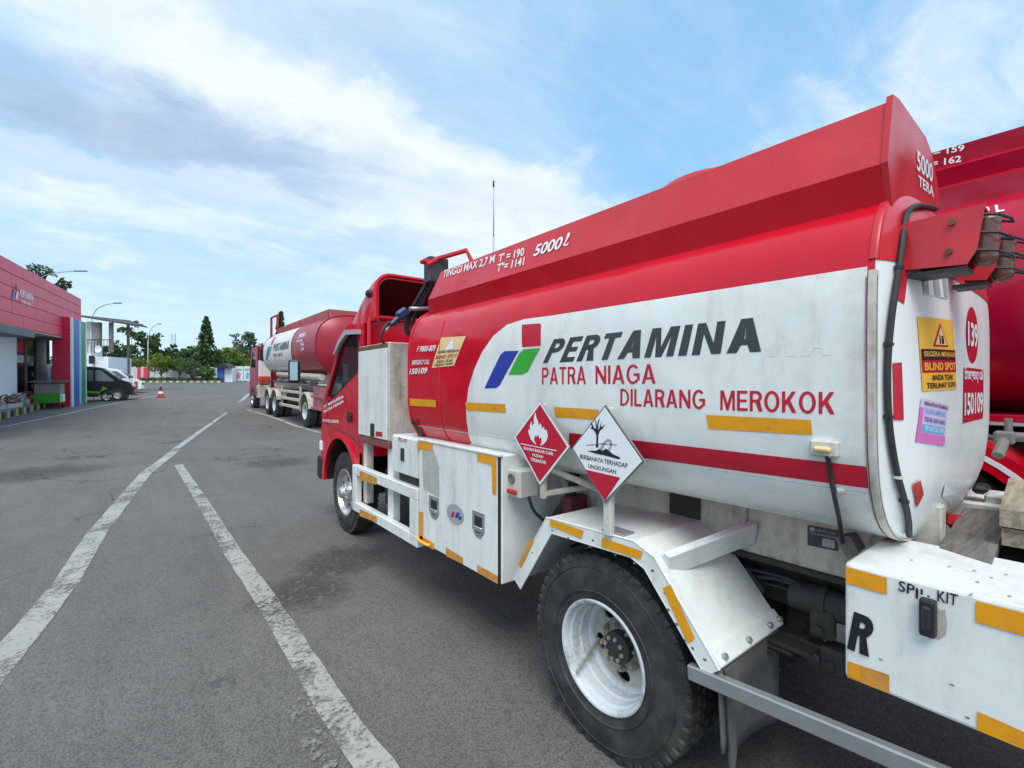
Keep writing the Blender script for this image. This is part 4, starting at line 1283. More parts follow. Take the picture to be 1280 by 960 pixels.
    MB().tube([p + Vector((-.004, 0, 0)) for p in outer], .0042, 8, False).build('rolled_edge', WHITE, mgo)
    MB().tube([p + Vector((-.003, 0, 0)) for p in inn2], .004, 8, False).build('rolled_edge', WHITE, mgo)
    LIP = XSurf(lambda z: XB - .006)
    for q in ([(688, 657), (727, 673), (730, 663), (688, 649)], [(752, 683), (801, 699), (804, 689), (753, 672)]):
        P(LIP, 'reflective_tape', ORANGE, R1, UNIT, q, 1, 1, .003)
    P(LIP, 'reflective_tape', ORANGE, R1, UNIT, [(860, 804), (869, 798), (839, 730), (829, 735)], 1, 1, .003)
    P(LIP, 'reflective_tape', ORANGE_W, R1, UNIT, [(648, 706), (652, 709), (668, 676), (664, 672)], 1, 1, .003)
    random.seed(21)
    for cx_, cy_ in ((712, 672), (738, 684), (795, 702), (834, 762), (868, 812), (830, 742), (664, 690), (742, 676), (815, 712), (857, 800), (690, 664), (880, 826), (846, 780), (770, 694)):
        p = atX(cx_ + random.uniform(-2, 2), cy_ + random.uniform(-2, 2), XB - .006)
        MB().add([Vector((XB - .0075, p.y + random.uniform(.5, 1.3) * .007 * math.cos(t), p.z + random.uniform(.4, 1.2) * .005 * math.sin(t))) for t in (0, .9, 2.0, 3.2, 4.2, 5.2)], [tuple(range(6))]).build('paint_chip', RUST if random.random() < .4 else GREYBOX, mgo)
    # the diagonal stay lying over the rear panel
    stay = MB(); stay.beam(atX(832, 706, 1.37), atX(942, 664, 1.74), .03, .085, (0, -.3, 1)); stay.build('diagonal_stay', WHITE, R1)
    clip = MB(); clip.beam((X0, .735, .585), (X1, .735, .585), .012, .055, (0, .66, .75)); clip.build('flap_clamp_bar', WHITE, R1)
    for x in (1.37, 1.52, 1.67, 1.74):
        MB().cyl((x, .733, .578), (x, .716, .592), .009, n=8).build('bolt', STEEL, R1)
    fl = MB()
    fl.loft([[Vector((x, .725 + .03 * math.sin(x * 9) * k, .56 - .33 * k * (1 if x > 1.45 else .75 + .9 * (x - 1.34)))) for x in [1.345 + .04 * i for i in range(11)]] for k in (0, .3, .6, .85, 1)], closed=False)
    fo = fl.build('mud_flap', paint('mud_flap_rubber', (.10, .10, .10), .7, .3, 7, .6, (.2, .19, .18), bump=.05), R1)
    sol = fo.modifiers.new('t', 'SOLIDIFY'); sol.thickness = .008
    tr = MB(); tr.prism([(1.36, .715, .55), (1.41, .715, .55), (1.40, .70, .30), (1.372, .70, .19)], (.006, .01, 0)); tr.build('torn_flap_strip', bpy.data.materials['mud_flap_rubber'], R1)
    # grey side guard beam towards the rear
    gb = MB(); gb.beam(atX(862, 838, XB), atX(1215, 988, XB), .03, .046); gb.build('side_guard_beam', STEEL, R1)
    # rear wheels
    put_wheel(R1, 'rear', (1.363, 1.212, .366), .98, False, .6)
    put_wheel(R1, 'rear', (2 * XC - 1.363, 1.2, .378), 1, True)
    put_wheel(R1, 'front', (1.50, 4.52, .378), .985, False, .3)
    put_wheel(R1, 'front', (2 * XC - 1.50, 4.52, .378), .985, True)
    # ---------------- spill kit box and rear deck
    bx = MB(); bx.box(XB, 1.68, -.62, .407, .692, .970, .008, seg=2); sk = bx.build('spill_kit_box', WHITE, R1)
    bx = MB(); bx.box(2 * XC - 1.68, 2 * XC - XB, -.62, .407, .692, .970, .008); bx.build('spill_kit_box', WHITE, R1)
    for q, m_ in (([(1058, 728), (1109, 743), (1109, 722), (1058, 708)], ORANGE), ([(1060, 846), (1112, 866.5), (1112, 843), (1060, 826)], ORANGE_W), ([(1220, 777), (1330, 808), (1330, 779), (1220, 750.5)], ORANGE), ([(1222, 912), (1330, 957), (1330, 936), (1222, 888.5)], ORANGE)):
        P(OUT, 'reflective_tape', m_, sk, UNIT, q, 1, 1, .003)
    P(OUT, 'reflective_tape', ORANGE, sk, UNIT, [(1061, 844), (1076, 850), (1076, 832), (1061, 827)], 1, 1, .004)
    P(OUT, 'lettering', INK2, sk, block_text('R', .24, .05), [(1059, 810), (1087, 821), (1094, 774), (1066, 763)], 1, 1, .003)
    P(OUT, 'lettering', INK2, sk, text2d('SP', .012), [(1123, 738), (1144, 744), (1144, 731), (1124, 725)], 1, 1, .003)
    P(OUT, 'lettering', INK2, sk, poly2d(rect2d(0, .18, -.25, .75), rect2d(.35, .5, .25, .8), rect2d(.8, 1, .2, .34)), [(1145, 744), (1163, 749), (1163, 736), (1145, 731)], 1, 1, .003)
    P(OUT, 'lettering', INK2, sk, text2d('KIT', .012), [(1172, 751), (1197, 757), (1198, 743), (1172, 737)], 1, 1, .003)
    P(OUT, 'paint_chip', paint('chipped_paint', (.45, .42, .36), .8, .3, 30, .8, (.15, .1, .06), bump=.05, dscale=25), sk, poly2d([(.1, .05), (.5, 0), (.9, .15), (1, .5), (.85, .95), (.5, .9), (.15, 1), (0, .5)]), [(1165, 797), (1184, 800), (1184, 760), (1168, 756)], 1, 1, .002)
    a = atX(1151, 792, XB); b = atX(1172, 750, XB)
    lt = MB(); lt.box(XB - .022, XB + .002, b.y, a.y, a.z + .004, b.z, .005, seg=2); lt.box(XB - .030, XB - .02, b.y + .006, a.y - .006, a.z + .02, b.z - .012, .004); lt.build('latch', BLACK, sk)
    for px in ((1187, 708), (1218, 713), (1240, 722), (1222, 727), (1214, 742), (1262, 745), (1258, 718), (1140, 700)):
        p = atZ(px[0], px[1], .9712)
        MB().add([Vector((p.x + random.uniform(.6, 1.2) * .007 * math.cos(t), p.y + random.uniform(.4, 1.2) * .0035 * math.sin(t), .9715)) for t in (0, 1.1, 2.0, 3.2, 4.2, 5.2)], [tuple(range(6))]).build('paint_chip', GREYST, sk)
    for px in ((1210, 897), (1101, 824), (1191, 856)):
        p = atX(*px, XB)
        MB().add([Vector((XB - .0015, p.y + random.uniform(.6, 1.2) * .005 * math.cos(t), p.z + random.uniform(.4, 1.1) * .0022 * math.sin(t))) for t in (0, 1.1, 2.0, 3.2, 4.2, 5.2)], [tuple(range(6))]).build('paint_chip', GREYBOX, sk)
    dk = MB(); dk.box(1.68, 2 * XC - 1.68, -.62, .26, .90, .925, .003); dk.box(1.70, 2.54, .18, .24, .70, .90); dk.build('rear_deck', CHASSIS, R1)
    rl = MB(); rl.box(2.42, 2.48, -.62, .30, .94, 1.0, .006); rl.build('deck_rail', WHITE_OLD, R1)
    dz = MB(); dz.box(2.40, 2.50, .29, .33, 1.0, 1.03, .01); dz.build('rail_stop', BLACK, R1)
    # valve and cock on the far corner of the rear end
    vv = MB(); vv.box(2.62, 2.67, .24, .30, 1.17, 1.22, .008); vv.cyl((2.645, .24, 1.20), (2.645, .20, 1.20), .018, n=12); vv.cyl((2.645, .26, 1.22), (2.645, .26, 1.27), .012, n=10); vv.cyl((2.56, .28, 1.13), (2.64, .27, 1.19), .018, n=10)
    vv.build('valve', GREYBOX, R1)
    # ---------------- toolbox
    tb = MB(); tb.box(XB + .012, 1.98, 1.815, 2.66, .437, 1.062, .008); to = tb.build('toolbox', WHITE, R1)
    tbr = MB(); tbr.box(2 * XC - 1.98, 2 * XC - XB, 1.815, 2.66, .437, 1.062, .008); tbr.build('toolbox', WHITE, R1)
    MB().box(XB, XB + .012, 1.836, 2.652, .440, 1.055, .004).build('toolbox_door', WHITE, to)
    MB().box(XB + .001, XB + .012, 1.818, 1.833, .442, 1.052, .003).build('door_seal', BLACK, to)
    MB().box(XB - .006, XB + .02, 1.81, 2.66, 1.055, 1.068, .003).build('toolbox_lid_edge', WHITE, to)
    for q, m_ in (([(522, 561), (541, 563), (541, 555), (522, 551)], ORANGE), ([(597, 576), (621, 583), (621, 572), (597, 566)], ORANGE), ([(616, 617), (621, 618), (621, 583), (615, 581)], ORANGE), ([(524, 672), (529, 675), (529, 640), (524, 639)], ORANGE), ([(525, 679), (543, 687), (543, 679), (525, 669)], ORANGE), ([(558, 695), (579, 705), (579, 697), (558, 684)], ORANGE_W), ([(597, 715), (623, 729), (623, 720), (597, 706)], ORANGE_W)):
        P(OUT, 'reflective_tape', m_, to, UNIT, q, 1, 1, .003)
    P(OUT, 'scraped_sticker', SCUFF, to, poly2d([(.02, 1), (.7, .97), (1, .62), (1, 0), (.1, .06), (.03, .4)]), [(528, 613), (549, 622), (549, 560), (528, 562)], 1, 1, .002)
    for q in ([(537, 645), (549, 651), (549, 623), (537, 620)], [(591, 668), (606, 675), (606, 643), (591, 640)]):
        L = [OUT.hit(*p) for p in q]
        y0 = min(p[0] for p in L); y1 = max(p[0] for p in L); z0 = min(p[1] for p in L); z1 = max(p[1] for p in L)
        lk = MB()
        f_ = [(y0, z0 + .3 * (z1 - z0)), (y0 + .3 * (y1 - y0), z0), (y0 + .7 * (y1 - y0), z0), (y1, z0 + .3 * (z1 - z0)), (y1, z1), (y0, z1)]
        lk.holed([Vector((XB - .004, y, z)) for y, z in f_], [[Vector((XB - .004, y0 + (y - y0) * .66 + .17 * (y1 - y0), z0 + (z - z0) * .66 + .17 * (z1 - z0))) for y, z in f_]], (.008, 0, 0))
        lo = lk.build('flush_lock', STEEL, to)
        MB().box(XB - .0015, XB - .0005, y0 + .012, y1 - .012, z0 + .016, z1 - .012).build('lock_recess', BLACK, lo)
        MB().box(XB - .010, XB - .001, y0 + .02, y1 - .02, z0 + .03, z0 + .055, .003).build('lock_handle', CHROME, lo)
    bd = P(OUT, 'round_sticker', GREYST, to, poly2d(circ2d(.5, .5, .5, .5)), [(559, 651), (580, 659), (580, 634), (559, 627)], 1, 1, .003)
    P(OUT, 'sticker_print', BLUE, bd, poly2d([(.5, .35), (.68, .35), (.8, .65), (.62, .65)], [(.72, .3), (.86, .3), (.9, .5), (.76, .5)]), [(559, 651), (580, 659), (580, 634), (559, 627)], 1, 1, .004)
    P(OUT, 'sticker_print', RED_DECAL, bd, poly2d([(.25, .3), (.4, .3), (.5, .6), (.35, .6)]), [(559, 651), (580, 659), (580, 634), (559, 627)], 1, 1, .004)
    hz = MB(); hz.tube([(XB - .004, 2.66, .46), (XB - .02, 2.62, .455), (XB - .02, 2.52, .452), (XB - .004, 2.50, .452)], .009, 8); hz.build('bottom_step_bar', YELLOW, to)
    # small white box with red button behind the toolbox
    sb = MB(); sb.box(1.385, 1.50, 1.715, 1.815, .865, .995, .006); so = sb.build('switch_box', WHITE_OLD, R1)
    MB().box(1.366, 1.386, 1.735, 1.80, .882, .905, .008, seg=2).build('red_lamp', REDLAMP, so)
    MB().lathe([(.0, .012), (-.006, .024), (-.010, .022), (-.006, .010), (-.002, 0)], 20, (1.385, 1.775, .955), 'X').build('knob', GREYBOX, so)
    MB().tube([(1.44, 1.72, .87), (1.46, 1.70, .80), (1.55, 1.70, .72)], .008, 6).build('cable', RUBBER, so)
    # small front box
    fb = MB(); fb.box(XB + .01, 1.9, 2.665, 3.065, .81, 1.06, .006); fo = fb.build('side_box', WHITE, R1)
    MB().box(XB, XB + .01, 2.68, 3.05, .818, 1.052, .003).build('side_box_door', WHITE, fo)
    MB().box(XB - .012, XB + .002, 2.86, 2.90, .90, .985, .004).build('latch', BLACK, fo)
    P(OUT, 'sticker_print', RED_DECAL, fo, text2d('SPILL KIT', .01), [(498, 551), (509, 554), (509, 549), (498, 546)], 1, 1, .003)
    MB().box(XB + .04, 1.8, 2.70, 3.03, .72, .81, .004).build('bracket_tray', CHASSIS, R1)
    # ---------------- side guard frame
    gf = MB()
    gf.box(XB, XB + .05, 2.68, 3.84, .675, .750, .005); gf.build('guard_rail', WHITE, R1)
    gf = MB(); gf.box(XB, XB + .05, 2.68, 3.84, .382, .455, .005); gf.build('guard_rail', WHITE, R1)
    for y0, y1, z0, z1 in ((3.76, 3.84, .455, .675), (2.68, 2.79, .455, .675)):
        MB().box(XB + .001, XB + .05, y0, y1, z0, z1, .003).build('guard_upright', WHITE, R1)
    MB().box(XB + .052, XB + .11, 3.66, 3.73, .455, 1.0, .004).build('guard_post', WHITE_OLD, R1)
    MB().box(XB + .052, XB + .11, 3.16, 3.25, .42, 1.0, .004).build('guard_post', WHITE, R1)
    for q, m_ in (([(450, 600), (471, 606), (471, 597), (450, 588)], ORANGE_W), ([(450, 645), (471, 653), (471, 646), (450, 636)], ORANGE_W)):
        P(OUT, 'reflective_tape', m_, R1, UNIT, q, 1, 1, .003)
    MB().tube([(1.62, 3.75, .5), (1.6, 3.3, .62), (1.58, 2.9, .72)], .02, 8).build('frame_brace', FRAME, R1)
    ft = MB(); ft.box(1.55, 1.84, 3.0, 3.7, .42, .72, .03, seg=2); ft.build('fuel_tank', BLACK, R1)
    # ---------------- tall locker
    xr = atY(522, 428, 3.175).x
    lk = MB(); lk.box(1.372, xr, 3.175, 3.775, .995, 1.705, .006); lo = lk.build('locker', WHITE_OLD, R1)
    MB().box(1.36, 1.372, 3.20, 3.755, 1.005, 1.665, .003).build('locker_door', WHITE, lo)
    MB().box(1.362, 1.373, 3.20, 3.755, 1.668, 1.70, .002).build('rusty_head_strip', RUST, lo)
    MB().box(1.345, 1.362, 3.42, 3.47, 1.01, 1.11, .004).build('latch', BLACK, lo)
    LK = XSurf(lambda z: 1.36)
    P(LK, 'sticker_print', RED_DECAL, lo, UNIT, [(470, 545), (478, 546), (478, 540), (470, 539)], 1, 1, .002)
    MB().box(1.362, xr, 3.17, 3.79, .945, .993, .004).build('locker_base_rail', paint('red_brown_rail', (.22, .06, .06), .6, .3, 8, .6, (.1, .07, .06), bump=.04), R1)
    # ---------------- placards
    HZ = XSurf(lambda z: XB - .03)
    W_ = [HZ.hit(*p) for p in ((756.2, 629.4), (805.7, 576.6), (756.6, 505.7), (715, 559.8))]
    R_ = [HZ.hit(*p) for p in ((675, 606), (712, 558.5), (675.5, 502), (643, 546))]

    def placard(q, m_, name):
        pl = MB().prism([HZ.pt(a, b, 0) for a, b in q], (.006, 0, 0)).build(name, STEEL, R1)
        c = sum((Vector(p) for p in q), Vector((0, 0))) / 4
        return pl, c, [c + (Vector(p) - c) * .93 for p in q], [c + (Vector(p) - c) for p in q]
    # the unit square of these prints spans the diamond: u along B->R, v along B->L
    pl, c, qi, qo = placard(R_, RED_DECAL, 'hazard_placard')
    P(HZ, 'placard_border', WHITE_CLEAN, pl, UNIT, [tuple(p) for p in qo], 1, 1, .001, True)
    P(HZ, 'placard_face', RED_DECAL, pl, UNIT, [tuple(p) for p in qi], 1, 1, .002, True)

    def box_of(q, a, b, c_, d):
        """axis-aligned box inside the diamond, fractions of its width and height"""
        ys = [p[0] for p in q]; zs = [p[1] for p in q]
        yl, yr = max(ys), min(ys)
        z0, z1 = min(zs), max(zs)
        zl = q[3][1]; zr = q[1][1]; sl = (zr - zl)
        f = lambda u, w: (yl + (yr - yl) * u, z0 + (z1 - z0) * w + sl * (u - .5))
        return [f(a, c_), f(b, c_), f(b, d), f(a, d)]
    flame = [(.42, 0), (.30, .05), (.12, .16), (.0, .36), (.02, .46), (.10, .40), (.08, .56), (.16, .72), (.20, .56), (.30, .66), (.28, .82), (.36, 1), (.42, .84), (.52, .70), (.54, .58), (.62, .68), (.68, .62), (.70, .50), (.80, .60), (.84, .48), (.92, .52), (1, .36), (.94, .2), (.80, .08), (.62, 0), (.70, .14), (.66, .28), (.58, .20), (.52, .34), (.42, .24), (.36, .30), (.30, .16)]
    P(HZ, 'placard_print', WHITE_CLEAN, pl, poly2d(flame), box_of(R_, .29, .65, .47, .87), 1, 1, .003, True)
    P(HZ, 'placard_print', WHITE_CLEAN, pl, UNIT, box_of(R_, .14, .80, .445, .455), 1, 1, .003, True)
    P(HZ, 'placard_print', WHITE_CLEAN, pl, text2d('BAHAN BAKAR CAIR', .02), box_of(R_, .20, .74, .385, .425), 1, 1, .003, True)
    P(HZ, 'placard_print', WHITE_CLEAN, pl, text2d('MUDAH', .02), box_of(R_, .37, .56, .325, .362), 1, 1, .003, True)
    P(HZ, 'placard_print', WHITE_CLEAN, pl, text2d('TERBAKAR', .02), box_of(R_, .33, .62, .265, .305), 1, 1, .003, True)
    pl, c, qi, qo = placard(W_, WHITE_CLEAN, 'hazard_placard')
    P(HZ, 'placard_border', INK2, pl, UNIT, [tuple(c + (Vector(p) - c) * .975) for p in qo], 1, 1, .001, True)
    P(HZ, 'placard_face', WHITE_CLEAN, pl, UNIT, [tuple(c + (Vector(p) - c) * .955) for p in qo], 1, 1, .002, True)
    k = .33
    P(HZ, 'placard_print', RED_DECAL, pl, poly2d([(.225, .30), (.70, .30), (.70, .29), (.5, .03), (.225, .285)]), box_of(W_, 0, 1, 0, 1), 1, 1, .003, True)
    tree = [(.42, 0), (.58, 0), (.55, .12), (.56, .42), (.66, .58), (.80, .66), (.95, .82), (.78, .72), (.70, .70), (.76, .92), (.66, .74), (.60, .62), (.54, .60), (.58, .80), (.64, 1), (.54, .88), (.50, .72), (.44, .86), (.34, .98), (.42, .78), (.44, .64), (.36, .62), (.22, .78), (.10, .84), (.22, .68), (.10, .62), (.24, .60), (.40, .50), (.46, .40), (.45, .12)]
    P(HZ, 'placard_print', INK2, pl, poly2d(tree), box_of(W_, .26, .52, .555, .86), 1, 1, .003, True)
    P(HZ, 'placard_print', INK2, pl, poly2d([(0, .3), (.3, .5), (.38, .75), (.5, .62), (.6, .95), (.75, .6), (.8, .45), (1, .25), (1, 0), (.6, .12), (.3, .14)]), box_of(W_, .24, .70, .475, .565), 1, 1, .003, True)
    P(HZ, 'placard_print', GREYST, pl, poly2d([(0, .2), (.05, .16), (.5, .36), (1, .44), (1, .5), (.5, .42)], [(.46, .1), (.56, .42), (.72, .72), (.84, .66), (.86, .40), (.78, .1), (.72, .1), (.80, .42), (.76, .58), (.66, .5), (.56, .1)]), box_of(W_, .22, .66, .52, .72), 1, 1, .003, True)
    P(HZ, 'placard_print', INK2, pl, text2d('BERBAHAYA TERHADAP', .012), box_of(W_, .135, .80, .405, .452), 1, 1, .003, True)
    P(HZ, 'placard_print', INK2, pl, text2d('LINGKUNGAN', .012), box_of(W_, .26, .65, .325, .368), 1, 1, .003, True)
    yc = W_[0][0]
    po = MB(); po.box(XB - .022, XB + .004, yc - .018, yc + .018, .853, W_[2][1] - .01, .004); po.build('placard_post', WHITE_OLD, R1)
    MB().box(XB + .002, XB + .07, yc - .055, yc + .045, .855, .865, .002).build('post_foot', STEEL, R1)
    yc = R_[0][0]
    po = MB(); po.box(XB - .022, XB + .0, yc - .012, yc + .012, .92, R_[2][1] - .01, .003); po.beam((XB - .01, yc, .94), (1.75, yc, .93), .03, .02); po.build('placard_post', WHITE_OLD, R1)
    # things in the gap behind the placards
    MB().tube([(1.74, 1.70, 1.00), (1.66, 1.66, .86), (1.6, 1.72, .72), (1.64, 1.8, .62)], .025, 8).build('drain_hose', RUBBER, R1)
    MB().tube([(1.5, 1.62, 1.05), (1.46, 1.60, 1.02), (1.50, 1.45, .98), (1.62, 1.4, .92)], .014, 8).build('vent_pipe', WHITE_OLD, R1)
    MB().box(1.60, 1.72, 1.60, 1.66, .62, .86, .006).build('hose_bracket', paint('dull_red_bracket', (.15, .02, .03), .6, .3, 9, .5, bump=.03), R1)


main_body()


def main_cab():
    P = print_on
    XL, XR_ = 1.47, 2 * XC - 1.47
    arc = [(4.52 + .47 * math.cos(math.radians(a)), .43 + .47 * math.sin(math.radians(a))) for a in range(15, 171, 12)]
    prof = [(3.94, .78), (3.94, 1.92), (4.30, 1.95), (4.47, 1.90), (4.60, 1.77), (5.02, 1.30), (5.12, 1.14), (5.16, .62), (5.14, .50)] + arc + [(4.0, .52), (3.97, .60)]
    win = [(4.07, 1.84), (4.32, 1.86), (4.50, 1.78), (4.93, 1.29), (4.87, 1.235), (4.40, 1.40), (4.12, 1.50), (4.07, 1.54)]
    for x, t, nm in ((XL, .035, 0), (XR_ - .035, .035, 1)):
        sd = MB(); sd.holed([Vector((x, y, z)) for y, z in prof], [[Vector((x, y, z)) for y, z in win]], (t, 0, 0))
        so = sd.build('cab_side', RED, R1)
        gl = MB(); gl.prism([Vector((x + t * .5, y, z)) for y, z in win], (.004, 0, 0)); gl.build('side_window', GLASS, so)
        # dark rubber frame of the window
        for k_ in (0,):
            xs = x - .004 if nm == 0 else x + t - .004
            c = Vector((sum(p[0] for p in win) / len(win), sum(p[1] for p in win) / len(win)))
            big = [c + (Vector(p) - c) * 1.05 for p in win]
            fr = MB(); fr.holed([Vector((xs, p.x, p.y)) for p in big], [[Vector((xs, y, z)) for y, z in win]], (.008, 0, 0)); fr.build('window_frame', BLACK, so)
    # shell between the sides: roof, windscreen, front, back
    seq = [(3.94, .78), (3.94, 1.92), (4.30, 1.95), (4.47, 1.90), (4.60, 1.77)]
    sh = MB(); sh.loft([[Vector((x, y, z)) for y, z in seq] for x in (XL + .02, XR_ - .02)], closed=False, smooth=False); sh.build('cab_roof_and_back', RED, R1)
    ws = MB(); ws.loft([[Vector((x, y, z)) for y, z in [(4.60, 1.77), (5.02, 1.30)]] for x in (XL + .02, XR_ - .02)], closed=False, smooth=False); ws.build('windscreen', GLASS, R1)
    fr = MB(); fr.loft([[Vector((x, y, z)) for y, z in [(5.02, 1.30), (5.12, 1.14), (5.16, .62), (5.14, .50), (4.98, .48)]] for x in (XL + .02, XR_ - .02)], closed=False, smooth=False); fr.build('cab_front', RED, R1)
    inn = MB(); inn.box(XL + .10, XR_ - .10, 3.98, 4.15, .95, 1.75, .04); inn.box(XL + .12, XL + .5, 4.0, 4.45, .95, 1.15, .04); inn.build('seat_row', paint('dark_seat', (.05, .03, .035), .8, .2, 5, bump=.02), R1)
    st = MB(); st.lathe([(0, .17), (.02, .18), (.03, .17), (.02, .16), (0, .17)], 28, (0, 0, 0), 'Z')
    so = st.build('steering_wheel', BLACK, R1, off=(0, 0, 0)); so.location = Vector((XC + .3, 4.62, 1.25)) - ORIGIN[R1.name]; so.rotation_euler = (.6, 0, 0)
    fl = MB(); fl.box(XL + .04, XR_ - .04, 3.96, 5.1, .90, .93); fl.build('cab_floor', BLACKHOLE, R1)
    iw = MB(); iw.box(XL + .05, XL + .06, 3.96, 4.06, 1.0, 1.85); iw.build('inner_pillar', RED, R1)
    # wheel arch lip and dark inner arch
    a2 = [(4.52 + .53 * math.cos(math.radians(a)), .43 + .50 * math.sin(math.radians(a))) for a in range(0, 181, 10)]
    a1 = [(4.52 + .465 * math.cos(math.radians(a)), .43 + .465 * math.sin(math.radians(a))) for a in range(180, -1, -10)]
    lip = MB(); lip.prism([Vector((XL - .022, y, z)) for y, z in a2 + a1], (.03, 0, 0)); lip.build('wheel_arch', RED, R1)
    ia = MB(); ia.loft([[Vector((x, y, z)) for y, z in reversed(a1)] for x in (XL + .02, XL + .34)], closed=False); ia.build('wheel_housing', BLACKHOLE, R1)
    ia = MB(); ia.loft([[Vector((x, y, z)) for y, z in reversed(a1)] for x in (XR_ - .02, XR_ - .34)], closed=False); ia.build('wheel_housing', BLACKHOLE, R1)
    bp = MB(); bp.box(XL - .02, XR_ + .02, 5.10, 5.26, .40, .66, .04, seg=2); bp.build('bumper', BLACK, R1)
    hl = MB(); hl.box(XL - .012, XL + .2, 5.10, 5.19, .70, .82, .02); hl.build('headlight', WHITE_CLEAN, R1)
    fp = MB(); fp.box(XL + .0, XL + .05, 3.96, 4.04, .50, .82, .01); fp.build('mud_flap', BLACK, R1)
    # door handle, shut line, lettering
    SD = XSurf(lambda z: XL)
    q = [(434, 527), (441, 528), (441, 516), (434, 515)]
    P(SD, 'door_handle', BLACK, R1, UNIT, q, 1, 1, .004)
    h0, h1 = SD.hit(435, 524), SD.hit(440, 519)
    MB().box(XL - .014, XL - .002, h1[0], h0[0], h0[1], h1[1], .003).build('handle_pull', BLACK, R1)
    MB().tube([(XL - .001, y, z) for y, z in ((4.93, 1.20), (4.95, 1.0), (4.72, .98), (4.5, .96), (4.2, .93), (4.02, .86))], .004, 5, False).build('door_gap', BLACK, R1)
    MB().tube([(XL - .001, 4.03, z) for z in (1.9, .90)], .004, 5, False).build('door_gap', BLACK, R1)
    P(SD, 'lettering', WHITE_CLEAN, R1, text2d('PT. PATRA LOGISTIK', .03), [(404, 527.5), (424, 528.8), (424, 525), (404, 523.8)], 1, 1, .003)
    P(SD, 'lettering', WHITE_CLEAN, R1, text2d('PT. PERTAMINA', .03), [(405, 511), (430, 497), (430, 493), (405, 507)], 1, 1, .003)
    P(SD, 'lettering', WHITE_CLEAN, R1, text2d('PATRA NIAGA', .03), [(405, 517), (430, 503), (430, 499), (405, 513)], 1, 1, .003)
    # pale rain visor over the window
    rv = MB(); rv.prism([Vector((XL - .03, y, z)) for y, z in ((4.0, 1.875), (4.34, 1.90), (4.52, 1.82), (4.66, 1.70), (4.62, 1.69), (4.48, 1.785), (4.30, 1.855), (4.0, 1.835))], (.03, 0, 0)); rv.build('rain_visor', paint('smoky_visor', (.42, .44, .46), .2, .1, 5, bump=0, coat=.4), R1)
    # mirror
    m0 = atY(361, 449, 5.25); m1 = atY(376, 479, 5.25)
    mc = Vector(((m0.x + m1.x) / 2, 5.27, 0)); MM = Matrix.Translation(mc) @ Matrix.Rotation(-.34, 4, 'Z') @ Matrix.Translation(-mc)
    mr = MB(); mr.box(m0.x, m1.x, 5.24, 5.31, m1.z, m0.z, .025, MM, seg=2); mo = mr.build('wing_mirror', BLACK, R1)
    MB().box(m0.x + .02, m1.x - .02, 5.235, 5.242, m1.z + .028, m0.z - .028, .004, MM).build('mirror_glass', paint('mirror', (.42, .52, .56), .12, .02, 2, metal=1, bump=0), mo)
    MB().tube([(m1.x - .03, 5.29, m1.z + .05), (m1.x + .1, 5.28, m1.z - .01), (XL + .02, 5.06, m1.z - .04)], .008, 8).build('mirror_arm', BLACK, R1)
    # ---------------- open-backed wind fairing on the roof
    def hoop(y, z0, z1, x0, x1, r, inset=0.0):
        pts = []
        pts += [(x0 + inset, z0)]
        for a in range(180, 89, -15):
            pts.append((x0 + r + (r - inset) * math.cos(math.radians(a)), z1 - r + (r - inset) * math.sin(math.radians(a))))
        for a in range(90, -1, -15):
            pts.append((x1 - r + (r - inset) * math.cos(math.radians(a)), z1 - r + (r - inset) * math.sin(math.radians(a))))
        pts += [(x1 - inset, z0)]
        return [Vector((x, y, z)) for x, z in pts]
    Yb = 3.76
    x0 = XL + .03; x1 = XR_ - .03
    o = [hoop(Yb, 1.93, 2.325, x0, x1, .14), hoop(3.88, 1.93, 2.32, x0, x1, .14), hoop(4.08, 1.93, 2.20, x0 + .0, x1 - .0, .12), hoop(4.30, 1.93, 2.06, x0 + .02, x1 - .02, .07), hoop(4.50, 1.885, 1.935, x0 + .05, x1 - .05, .03)]
    i_ = [hoop(Yb, 1.93, 2.325, x0, x1, .14, .035), hoop(3.88, 1.93, 2.30, x0, x1, .14, .035), hoop(4.08, 1.93, 2.17, x0, x1, .12, .035), hoop(4.3, 1.93, 2.03, x0 + .02, x1 - .02, .06, .03)]
    fa = MB(); fa.loft(o, closed=False); fa.loft([o[0], i_[0]], closed=False, smooth=False); fo = fa.build('wind_fairing', RED, R1)
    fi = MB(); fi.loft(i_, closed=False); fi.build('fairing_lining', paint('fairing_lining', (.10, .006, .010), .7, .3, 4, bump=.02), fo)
    rim = MB(); rim.tube(hoop(Yb, 1.95, 2.32, x0 + .006, x1 - .006, .135), .018, 8, False); rim.build('fairing_rim', RED, fo)
    # lower collar behind the cab back
    col = MB(); col.tube(hoop(3.88, 1.62, 1.975, XL + .03, XR_ - .06, .06), .022, 8, False); col.box(XL + .03, XR_ - .06, 3.895, 3.935, 1.60, 1.96); col.build('back_panel', RED, R1)
    ho = MB(); ho.sphere(atX(462, 367, 1.50), .035, 12, (1, 1.4, 1)); ho.build('marker_lamp', BLACK, R1)
    # ---------------- hoses and dispensing nozzle between cab and tank
    q = lambda x, y, Y=3.05: atY(x, y, Y)
    for dx in (0, 4, 9):
        MB().tube([q(545 + dx * .3, 334, 2.95), q(534 + dx, 352, 3.0), q(519 + dx, 378, 3.05), q(508 + dx, 400, 3.1), q(508 + dx, 416, 3.1), q(519 + dx, 418, 3.08), q(534 + dx * .5, 405, 3.0)], .011, 8).build('fuel_hose', RUBBER, R1)
    nz = MB(); nz.beam(q(497, 397), q(509, 388), .05, .07, bev=.015); nz.beam(q(488, 407), q(500, 396), .03, .035, bev=.01); no = nz.build('fuel_nozzle', NAVY, R1)
